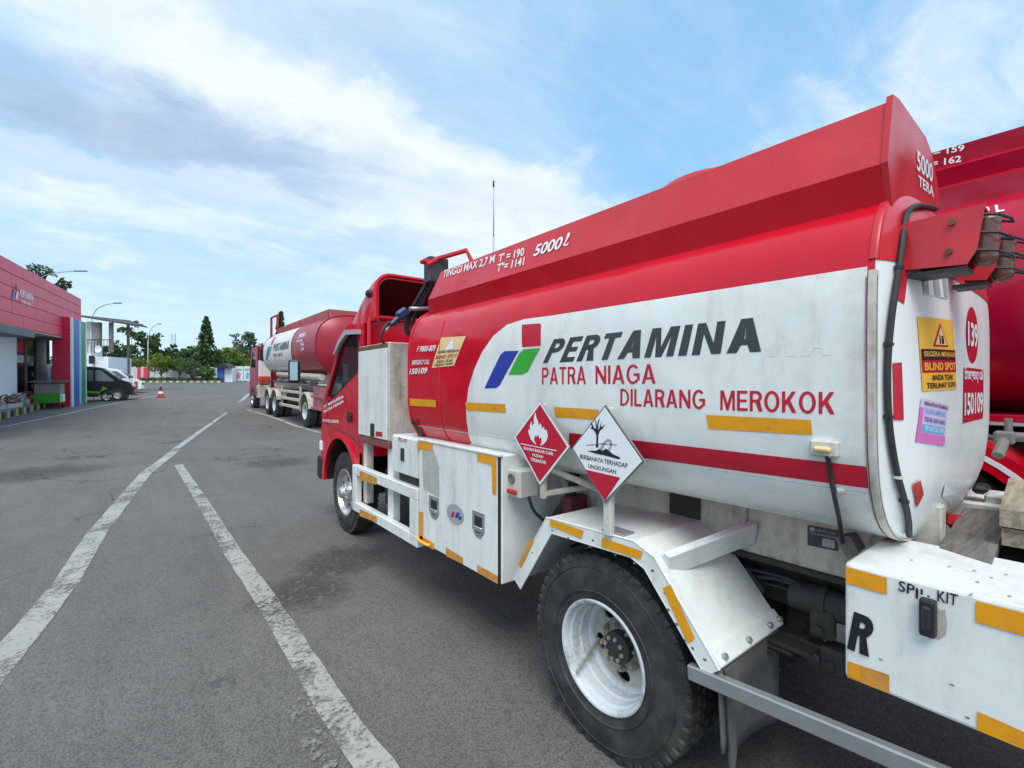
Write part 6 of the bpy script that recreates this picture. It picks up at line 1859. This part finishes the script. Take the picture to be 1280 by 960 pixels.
def van(name, label, pos, rz, body, L=4.2, Hh=1.95, W=1.68, kind=0):
    r = thing(name, label, 'van', pos, (0, 0, rz), local=True)
    # x forward, z up ; origin under the front axle centre
    f = .72; b = f - L
    if kind == 0:
        prof = [(b, .45), (b + .02, 1.2), (b + .12, Hh - .08), (b + .4, Hh), (-1.05, Hh), (-.75, Hh - .05), (.10, 1.22), (.52, 1.06), (f - .03, .86), (f, .5), (f - .05, .32), (b + .1, .34)]
    else:
        prof = [(b, .5), (b + .02, 1.1), (b + .25, Hh - .1), (b + .6, Hh), (-1.0, Hh), (-.6, Hh - .08), (.05, 1.12), (.5, 1.0), (f, .8), (f, .4), (f - .1, .3), (b + .1, .32)]
    bd = MB()
    bd.loft([[Vector((x, y * W / 2, z)) for x, z in pr] for y, pr in ((-1, [(x * .995, z if z < 1 else 1 + (z - 1) * .93) for x, z in prof]), (-.93, prof), (.93, prof), (1, [(x * .995, z if z < 1 else 1 + (z - 1) * .93) for x, z in prof]))], smooth=False, cap0=True, cap1=True)
    bo = bd.build('body', body, r)
    zt = Hh - .20
    for sg in (-1, 1):
        y = sg * (W / 2 + .004)
        wins = [[(-.98, 1.12), (-.98, zt), (-.72, zt), (-.12, 1.12)], [(-1.95, 1.14), (-1.95, zt), (-1.08, zt), (-1.08, 1.12)], [(-3.1, 1.16), (-3.1, zt), (-2.05, zt), (-2.05, 1.14)]]
        for wv in wins:
            MB().prism([Vector((x, y, z)) for x, z in wv], (0, -sg * .012, 0)).build('side_window', VGL, r)
        MB().box(-1.4, -1.2, y - .012, y + .012, .92, .96, .005).build('door_handle', BLACK, r)
        MB().box(-.05, .08, y + sg * .02 - .05, y + sg * .14 + .0, 1.10, 1.28, .03).build('wing_mirror', BLACK, r)
        MB().box(f - .2, f + .01, sg * (W / 2 - .3) - .14, sg * (W / 2 - .3) + .14, .78, .92, .03).build('headlight', WHITE_CLEAN, r)
    ws = MB(); ws.prism([Vector((-.70, -W * .42, Hh - .07)), Vector((.07, -W * .45, 1.26)), Vector((.07, W * .45, 1.26)), Vector((-.70, W * .42, Hh - .07))], (.02, 0, .02)); ws.build('windscreen', paint('bright_windscreen', (.30, .36, .40), .08, .1, 1, bump=0, coat=.5), r)
    MB().box(f - .08, f + .09, -W / 2 + .04, W / 2 - .04, .30, .58, .05, seg=2).build('bumper', paint('bumper_grey', (.10, .10, .11), .5, .1, 4, bump=0) if kind == 0 else body, r)
    MB().box(f + .0, f + .03, -.35, .35, .62, .78, .01).build('grille', BLACK, r)
    for x in (0, f - L + .85):
        for sg in (-1, 1):
            wl = MB(); wl.lathe([(sg * (W / 2 - .2), .2), (sg * (W / 2 - .2), .30), (sg * (W / 2 - .17), .315), (sg * (W / 2 - .0), .315), (sg * (W / 2 + .02), .29), (sg * (W / 2 + .02), .19)], 28, (x, 0, .315), 'Y')
            wo = wl.build('wheel', TYRE, r)
            MB().lathe([(sg * (W / 2 + .02), .195), (sg * (W / 2 + .005), .17), (sg * (W / 2 + .0), .06), (sg * (W / 2 + .02), .0)], 28, (x, 0, .315), 'Y').build('rim', CHROME, wo)
            ar = MB(); ar.lathe([(sg * (W / 2 + .003), .33), (sg * (W / 2 + .003), .40)], 28, (x, 0, .315), 'Y'); ar.build('wheel_arch', BLACK, r)
    return r


p = gnd(149, 500)
VRZ = -.06
BLK = paint('black_car_paint', (.008, .008, .010), .3, .1, 2, .1, (.03, .03, .03), bump=0)
van('parked_van', 'black van parked nose out beyond the striped pillar with a pale windscreen', p, VRZ, BLK)
p = atD(163, 488, 35.5); p.z = gz(p.x, p.y)
van('parked_van', 'white van half hidden behind the black van', p, VRZ, WHITE_CLEAN, 4.0, 1.8, 1.66, 1)


def motorcycle():
    p = gnd(134, 501.5)
    r = thing('motorcycle', 'small green motorcycle leaning on its stand beside the black van', 'motorcycle', p, (0, .0, VRZ - .1), local=True)
    G = paint('bike_green', (.16, .40, .04), .35, .1, 5, bump=0)
    for x in (0, -1.22):
        wl = MB(); wl.lathe([(-.035, .21), (-.04, .25), (0, .285), (.04, .25), (.035, .21)], 30, (x, 0, .285), 'Y'); wo = wl.build('wheel', TYRE, r)
        rm = MB(); rm.lathe([(-.03, .215), (-.02, .20), (.02, .20), (.03, .215)], 30, (x, 0, .285), 'Y'); rm.cyl((x, -.05, .285), (x, .05, .285), .04, n=10)
        for k in range(6):
            a = 2 * PI * k / 6
            rm.tube([(x, 0, .285), (x + .2 * math.cos(a), 0, .285 + .2 * math.sin(a))], .012, 5, False)
        rm.build('rim', CHROME, wo)
    MB().tube([(0, .06, .285), (-.18, .06, .75), (-.26, .05, .95)], .025, 8).build('fork', BLACK, r)
    MB().tube([(-.22, -.32, 1.02), (-.24, -.1, .97), (-.24, .1, .97), (-.22, .32, 1.02)], .018, 8).build('handlebar', BLACK, r)
    fr = MB(); fr.prism([(-.18, -.09, .85), (.02, -.09, .72), (-.30, -.09, .55), (-.95, -.09, .62), (-1.55, -.09, .78), (-1.5, -.09, .70), (-.9, -.09, .48), (-.35, -.09, .40)], (0, .18, 0)); fr.build('fairing', G, r)
    MB().box(-1.25, -.55, -.11, .11, .66, .76, .04, seg=2).build('seat', BLACK, r)
    MB().box(-.85, -.35, -.12, .12, .25, .5, .05).build('engine', CHASSIS, r)
    MB().cyl((-.7, .14, .28), (-1.45, .16, .36), .045, n=10).build('exhaust', CHROME, r)
    MB().tube([(-.6, 0, .25), (-.62, .18, 0)], .012, 6, False).build('side_stand', BLACK, r)
    fd = MB(); fd.lathe([(-.05, .30), (0, .31), (.05, .30)], 30, (0, 0, .285), 'Y'); fd.build('front_mudguard', G, r)


motorcycle()


def cone():
    p = gnd(201, 497)
    r = thing('traffic_cone', 'red and white traffic cone with dark tip standing on the open asphalt', 'traffic cone', p, local=True)
    RC = paint('cone_red', (.50, .05, .05), .5, .1, 6, .2, bump=.01)
    MB().box(-.24, .24, -.24, .24, 0, .06, .02).build('base', RC, r)
    MB().lathe([(.06, .19), (.26, .15)], 24, (0, 0, 0), 'Z').build('lower_band', RC, r)
    MB().lathe([(.26, .15), (.40, .118)], 24, (0, 0, 0), 'Z').build('white_band', WHITE_CLEAN, r)
    MB().lathe([(.40, .118), (.50, .095)], 24, (0, 0, 0), 'Z').build('upper_band', RC, r)
    MB().lathe([(.50, .095), (.68, .06), (.70, .05), (.70, 0)], 24, (0, 0, 0), 'Z').build('tip', BLACK, r)


cone()


# ------------------------------------------------------------------ guard tower, wall, booth, poles
def on_ground(x, d):
    p = atD(x, YH, d); p.z = gz(p.x, p.y); return p


def tower():
    d = 36.0
    p = on_ground(122, d)
    r = thing('guard_tower', 'open guard post with sloping grey roof and railing behind the black van', 'guard tower', p, (0, 0, -TH), local=True)
    k = d / F
    zz = lambda y: CAMH + (YH - y) * k - p.z
    xx = lambda x: (x - 122) * k
    MB().box(xx(106), xx(138), -.2, 2.0, -.1, zz(446), .02).build('base_wall', BWHITE, r)
    MB().box(xx(107), xx(114), .0, 1.0, zz(446), zz(402), .02).build('hut_wall', BWHITE, r)
    MB().box(xx(109), xx(112), -.03, -.0, zz(430), zz(408)).build('shutter', paint('shutter', (.5, .52, .54), .5, .1, 4, bump=0), r)
    for x in (124, 139):
        MB().box(xx(x) - .12, xx(x) + .12, -.1, .1, zz(440), zz(403), .01).build('post', paint('post_brown', (.26, .23, .20), .8, .1, 4, bump=0), r)
    MB().box(xx(138) - .07, xx(138) + .07, 1.6, 1.75, -.1, zz(403)).build('post', GREYBOX, r)
    rf = MB(); rf.prism([(xx(100), -.8, zz(396)), (xx(151), -.8, zz(404.5)), (xx(151), 2.6, zz(404.5)), (xx(127), 2.6, zz(396)), (xx(100), 2.6, zz(394))], (0, 0, .10)); rf.build('roof', paint('roof_grey', (.075, .072, .07), .7, .1, 4, .3, bump=.02), r)
    rl = MB()
    for i in range(9):
        x = xx(109) + i * (xx(141) - xx(109)) / 8
        rl.cyl((x, -.22, zz(441)), (x, -.22, zz(425)), .02, n=6)
    rl.cyl((xx(108), -.22, zz(425)), (xx(142), -.22, zz(425)), .03, n=6)
    rl.build('railing', BLACK, r)
    MB().lathe([(.05, .0), (.03, .13), (-.04, .27), (-.05, .25), (.0, .13), (.02, .0)], 24, (xx(129), -.4, zz(437)), 'Y').build('satellite_dish', WHITE_CLEAN, r)
    MB().box(xx(119), xx(122), -.6, -.22, zz(455), zz(445), .05).build('meter_box', BLACK, r)


tower()


def street_lamp(x, ybase, ytop, armx, army, d, label):
    p = on_ground(x, d)
    k = d / F
    r = thing('street_lamp', label, 'street lamp', p, (0, 0, -TH), local=True, group='street lamps around the yard')
    h = CAMH + (YH - ytop) * k - p.z
    ax = (armx - x) * k; az = CAMH + (YH - army) * k - p.z
    ST = paint('lamp_pole_grey', (.40, .41, .40), .5, .1, 4, bump=0)
    MB().cyl((0, 0, 0), (0, 0, h), .085, .05, n=10).build('pole', ST, r)
    MB().tube([(0, 0, h - .05), (ax * .18, 0, h + (az - h) * .55), (ax * .5, 0, h + (az - h) * .88), (ax * .88, 0, az)], .04, 8).build('arm', ST, r)
    MB().box(ax * .84, ax * 1.12, -.10, .10, az - .04, az + .06, .03).build('lamp_head', GREYBOX, r)


street_lamp(45, 500, 352, 102, 339, 46, 'street lamp whose arm pokes out over the office roof')
street_lamp(115, 480, 396, 148, 379, 44, 'street lamp with curved arm rising behind the guard tower roof')
street_lamp(185, 470, 425, 200, 405, 60, 'street lamp with pale pole standing before the trees by the round bush')


def poles():
    p = on_ground(160, 50)
    h = CAMH + (YH - 407) * 50 / F - p.z
    r = thing('cctv_pole', 'slim pale grey pole with a small box on top left of the round bush', 'pole', p, local=True)
    MB().cyl((0, 0, 0), (0, 0, h), .10, .07, n=10).build('pole', paint('pole_pale', (.42, .46, .45), .5, .1, 4, bump=0), r)
    MB().box(-.15, .15, -.12, .12, h, h + .35, .03).build('top_box', GREYBOX, r)
    p = on_ground(617, 75)
    h = CAMH + (YH - 226) * 75 / F - p.z
    r = thing('radio_mast', 'thin tall radio mast rising above the near tanker tank', 'mast', p, local=True)
    MG = paint('mast_metal', (.42, .42, .43), .5, .1, 3, bump=0)
    MB().cyl((0, 0, 0), (0, 0, h * .72), .17, .13, n=8).build('lower_section', MG, r)
    MB().cyl((0, 0, h * .72), (0, 0, h * .97), .10, .08, n=8).build('upper_section', MG, r)
    MB().cyl((0, 0, h * .97), (0, 0, h), .14, .14, n=8).build('top_antenna', CHASSIS, r)
    p = on_ground(217, 260)
    k = 260 / F
    h = CAMH + (YH - 417) * k - p.z
    r = thing('lattice_tower', 'faint distant lattice tower above the tree tops left of the tall cypress', 'tower', p, local=True)
    mb = MB()
    for sx in (-1, 1):
        for sy in (-1, 1):
            mb.cyl((sx * 1.2, sy * 1.2, 0), (sx * .8, sy * .8, h), .16, n=5)
    r_ = mb.build('tower_legs', STEEL, r)
    mb = MB()
    for i in range(14):
        z0 = h * i / 14; z1 = h * (i + 1) / 14
        mb.cyl((-1, -1, z0), (1, -1, z1), .09, n=4); mb.cyl((1, 1, z0), (-1, 1, z1), .09, n=4)
    mb.build('tower_bracing', STEEL, r, kind='stuff')
    p = on_ground(170, 33)
    r = thing('bollard', 'red post standing by the bumper of the white van', 'bollard', p, local=True)
    MB().cyl((0, 0, 0), (0, 0, .95), .10, n=14).build('post', paint('bollard_red', (.55, .07, .06), .5, .1, 4, bump=0), r)
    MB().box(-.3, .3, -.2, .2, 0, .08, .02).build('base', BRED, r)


poles()


def boundary():
    d = 61.0
    k = d / F
    zt = CAMH + (YH - 459) * k
    z0 = gz_d(d)
    root = thing('boundary_wall', 'white boundary wall with red bands along the far side of the yard', 'wall', on_ground(240, d), (0, 0, -TH), local=True)
    xx = lambda x: (x - 240) * k
    W = paint('boundary_white', (.62, .64, .66), .7, .08, 2, .4, (.3, .3, .28), bump=.02)
    xs = [40, 75, 105, 130, 152, 168, 178, 192, 208, 224, 240, 256, 272]
    for a, b in zip(xs[:-1], xs[1:]):
        h = 459 if a > 150 else 461
        MB().box(xx(a) + .03, xx(b) - .03, 0, .15, -.1, zt - z0 - (0 if (a // 10) % 2 else .08), .01).build('wall_panel', W, root)
        MB().box(xx(b) - .09, xx(b) + .09, -.06, .21, -.1, zt - z0 + .08, .01).build('wall_post', W, root)
    for a, b in ((172, 176), (180, 187), (148, 152)):
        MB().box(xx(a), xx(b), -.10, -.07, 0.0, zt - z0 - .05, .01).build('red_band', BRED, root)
    # lettered panels and blue booth to the right
    bo = thing('guard_booth', 'blue door booth with black arched awning at the far edge of the yard', 'booth', on_ground(283, 59), (0, 0, -TH), local=True)
    k2 = 59 / F
    yy = lambda x: (x - 283) * k2
    zz = lambda y: CAMH + (YH - y) * k2 - gz_d(59)
    MB().box(yy(273), yy(281), -.3, .6, 0, zz(459.5), .02).build('door', paint('booth_blue', (.05, .12, .50), .5, .08, 3, bump=0), bo)
    MB().box(yy(281), yy(291), -.1, .8, 0, zz(460), .02).build('booth_wall', BWHITE, bo)
    arch = [(yy(272), zz(460)), (yy(273.5), zz(457)), (yy(277), zz(455)), (yy(282), zz(454.2)), (yy(287), zz(456)), (yy(291), zz(460.5))]
    MB().prism([Vector((x, -.8, z)) for x, z in arch], (0, 1.6, 0)).build('awning', BLACK, bo)
    pn = [(292, 304, WHITE_CLEAN, 'white banner board with pink print beside the guard booth'), (304.5, 314, WHITE_CLEAN, 'pale blue and white banner board nearest the parked trucks')]
    for i, (a, b, m_, lb) in enumerate(pn):
        r = thing('banner_board', lb, 'banner', on_ground((a + b) / 2, 60), (0, 0, -TH), local=True, group='banner boards by the booth')
        hw = (b - a) / 2 * 60 / F
        h = 2.0
        MB().box(-hw, hw, 0, .05, .15, h, .01).build('board', paint('board_white', (.66, .70, .74), .5, .05, 3, bump=0), r)
        for sx in (-hw + .08, hw - .08):
            MB().cyl((sx, .08, 0), (sx, .08, h), .03, n=6).build('post', STEEL, r)
        MB().prism([(-hw * .5, -.01, .5), (hw * .2, -.01, .35), (hw * .6, -.01, 1.0), (hw * .1, -.01, 1.3), (-hw * .3, -.01, 1.0)], (0, .008, 0)).build('banner_print', paint('print_pink', (.55, .22, .28), .5, .3, 3, bump=0) if i == 0 else SKYB, r)
        MB().box(-hw * .8, hw * .7, -.012, -.002, 1.45, 1.7).build('banner_print', paint('print_green', (.25, .42, .32), .5, .2, 3, bump=0), r)
    # kerb of alternating stones
    kr = thing('kerb', 'low painted kerb of pale and dark stones below the hedge', 'kerb', on_ground(222, 57.5), (0, 0, -TH), local=True)
    k3 = 57.5 / F
    n = 26
    Y1, Y2 = paint('kerb_pale', (.52, .50, .40), .8, .1, 4, bump=.02), paint('kerb_dark', (.16, .16, .16), .8, .1, 4, bump=.02)
    for i in range(n):
        a = (165 - 222) * k3 + i * (110 * k3) / n
        MB().box(a, a + 110 * k3 / n - .02, 0, .25, -.05, .22, .02).build('kerb_stone', Y1 if i % 2 else Y2, kr)
    hg = MB()
    L = 104 * k3
    for i in range(2600):
        x = (167 - 222) * k3 + random.random() * L
        leaves(hg, (x, .7 + random.uniform(0, .5), random.uniform(.1, .62)), .08, 1, .10, shell=0)
    o = hg.build('hedge', LEAF_M, fix=False)
    o.location = on_ground(222, 57.5); o.rotation_euler = (0, 0, -TH)
    tag(o, 'low clipped hedge strip behind the kerb at the far side of the yard', 'hedge')


boundary()


# ------------------------------------------------------------------ trees
def tree(name, label, x, d, ytop, wpx, leaf, kind='round', ybot=None, group=None, dens=1.0, cat='tree'):
    k = d / F
    p = on_ground(x, d)
    h = CAMH + (YH - ytop) * k - p.z
    w = wpx * k / 2
    zb = CAMH + (YH - (ybot if ybot else ytop + .75 * (YH - ytop))) * k - p.z
    zb = max(.3, zb)
    r = thing(name, label, cat, p, (0, 0, random.uniform(0, 6)), local=True, group=group)
    tk = MB()
    tr = max(.09, h * .022)
    tk.tube([(0, 0, -.1), (random.uniform(-.1, .1), .05, zb * .6), (.0, .0, (zb + h) / 2)], [tr, tr * .5], 8)
    nb_ = 7
    tips = []
    if kind in ('round', 'loose'):
        for i in range(nb_):
            a = 2 * PI * i / nb_ + random.uniform(-.3, .3)
            t = Vector((math.cos(a) * w * random.uniform(.4, .8), math.sin(a) * w * random.uniform(.4, .8), zb + (h - zb) * random.uniform(.2, .85)))
            tk.tube([(0, 0, zb * .75), t * .5 + Vector((0, 0, zb * .45)), t], [tr * .4, tr * .12], 5)
            tips.append(t)
    tk.build('trunk', BARK, r)
    cr = MB()
    size = max(.10, min(.34, h * .032)) * (.5 if name == 'leafy_tree' else 1)
    if kind == 'column':
        n = 30
        for i in range(n):
            t = (i + .5) / n
            rad = w * (math.sin(PI * min(1, t * .92 + .10)) ** .55) * (1 - t * .45) * random.uniform(.8, 1.1)
            z = zb + (h - zb) * t
            for j in range(6):
                a = random.random() * 2 * PI
                leaves(cr, (math.cos(a) * rad * .6, math.sin(a) * rad * .6, z), max(rad * .5, .15), int(13 * dens), size * .8, (1, 1, .9), 0)
    elif kind == 'loose':
        for t in tips + [Vector((0, 0, h * .92))]:
            for j in range(5):
                c = t + Vector((random.uniform(-1, 1), random.uniform(-1, 1), random.uniform(-.6, .8))) * w * .38
                leaves(cr, c, w * .22, int(34 * dens), size, (1.2, 1.2, .8), 0)
    else:
        cl = 46
        for i in range(cl):
            u = Vector((random.gauss(0, 1), random.gauss(0, 1), random.gauss(0, 1))).normalized() * random.uniform(.45, .92)
            c = Vector((u.x * w, u.y * w, (zb + h) / 2 + u.z * (h - zb) / 2))
            leaves(cr, c, w * random.uniform(.16, .30), int(46 * dens), size, (1, 1, .75), .2)
    cr.build('crown', leaf, r, fix=False)
    return r


G = 'trees beyond the boundary wall'
T = [
    ('broadleaf_tree', 'dark broadleaf tree showing between the guard tower posts', 128, 66, 425, 34, LEAF_D, 'round', 470),
    ('broadleaf_tree', 'dark tree just right of the guard tower', 149, 72, 432, 26, LEAF_D, 'round', 470),
    ('broadleaf_tree', 'tallest loose dark tree behind the pale grey pole', 172, 70, 408, 46, LEAF_D, 'loose', 462),
    ('broadleaf_tree', 'loose dark tree behind the street lamp by the round bush', 192, 74, 418, 34, LEAF_D, 'loose', 465),
    ('broadleaf_tree', 'light green low tree behind the red wall bands', 172, 64, 446, 30, LEAF_Y, 'round', 468),
    ('broadleaf_tree', 'mid green wide tree below the distant lattice tower', 219, 76, 431, 34, LEAF_D, 'round', 468),
    ('broadleaf_tree', 'bushy green tree left of the tall cypress', 238, 70, 429, 32, LEAF_D, 'round', 470),
    ('broadleaf_tree', 'low green tree with grey trunk in front of the white wall', 225, 60, 448, 30, LEAF_M, 'round', 466),
    ('broadleaf_tree', 'green tree touching the left flank of the cypress', 250, 68, 427, 28, LEAF_M, 'round', 470),
    ('broadleaf_tree', 'light yellowish tree right of the tall cypress', 285, 72, 428, 34, LEAF_Y, 'round', 465),
    ('broadleaf_tree', 'green tree behind the booth awning', 272, 66, 434, 26, LEAF_M, 'round', 466),
    ('broadleaf_tree', 'tall grey green loose tree farthest right above the banners', 306, 82, 417, 44, LEAF_P, 'loose', 460),
    ('broadleaf_tree', 'yellow green low tree beside the tractor cab of the long tanker', 316, 66, 446, 26, LEAF_Y, 'round', 468),
    ('broadleaf_tree', 'mid green tree behind the banner boards', 297, 66, 443, 26, LEAF_M, 'round', 468),
    ('broadleaf_tree', 'dark tree at the left end of the long white tank', 327, 86, 428, 30, LEAF_D, 'round', 465),
    ('broadleaf_tree', 'dark tree hidden mostly behind the long tanker', 355, 84, 430, 40, LEAF_D, 'round', 465),
    ('cypress_tree', 'tall dark columnar tree standing above the wall', 258, 63, 396, 28, LEAF_D, 'column', 470),
    ('cypress_tree', 'columnar tree top poking up behind the long tanker', 351, 58, 390, 20, LEAF_D, 'column', 470),
    ('round_bush', 'round yellow green clipped bush on a short trunk before the wall', 201, 59, 441, 32, LEAF_Y, 'round', 467),
    ('small_tree', 'thin low grey green tree in front of the white wall panels', 240, 58, 453, 26, LEAF_P, 'loose', 472),
    ('shrub', 'dense dark green shrub at the foot of the cypress', 258, 58.6, 456, 24, LEAF_M, 'round', 476),
    ('leafy_tree', 'sparse leafy branches showing above the office roof', 50, 50, 331, 27, LEAF_P, 'loose', 350),
    ('leafy_tree', 'small leafy twig top beside the lamp arm over the office roof', 79, 52, 350, 16, LEAF_P, 'loose', 362),
]
for t in T:
    tree(t[0], t[1], t[2], t[3], t[4], t[5], t[6], t[7], t[8], G if t[0] == 'broadleaf_tree' else None, .22 if t[0] == 'leafy_tree' else 1.0, 'shrub' if t[0] in ('shrub', 'round_bush') else 'tree')


def far_wood():
    mb = MB()
    for i in range(260):
        x = random.uniform(-60, 420)
        d = random.uniform(95, 150)
        p = on_ground(x, d)
        hh = random.uniform(4.5, 8.0)
        leaves(mb, (p.x, p.y, p.z + hh * .55), hh * .5, 60, .5, (1.1, 1.1, 1), .2)
    mb.build('far_wood', LEAF_D, kind='stuff', fix=False)


far_wood()

# the wheel prototypes are no longer needed once copied
for o in [o for o in _wh.children_recursive] + [_wh]:
    bpy.data.objects.remove(o)
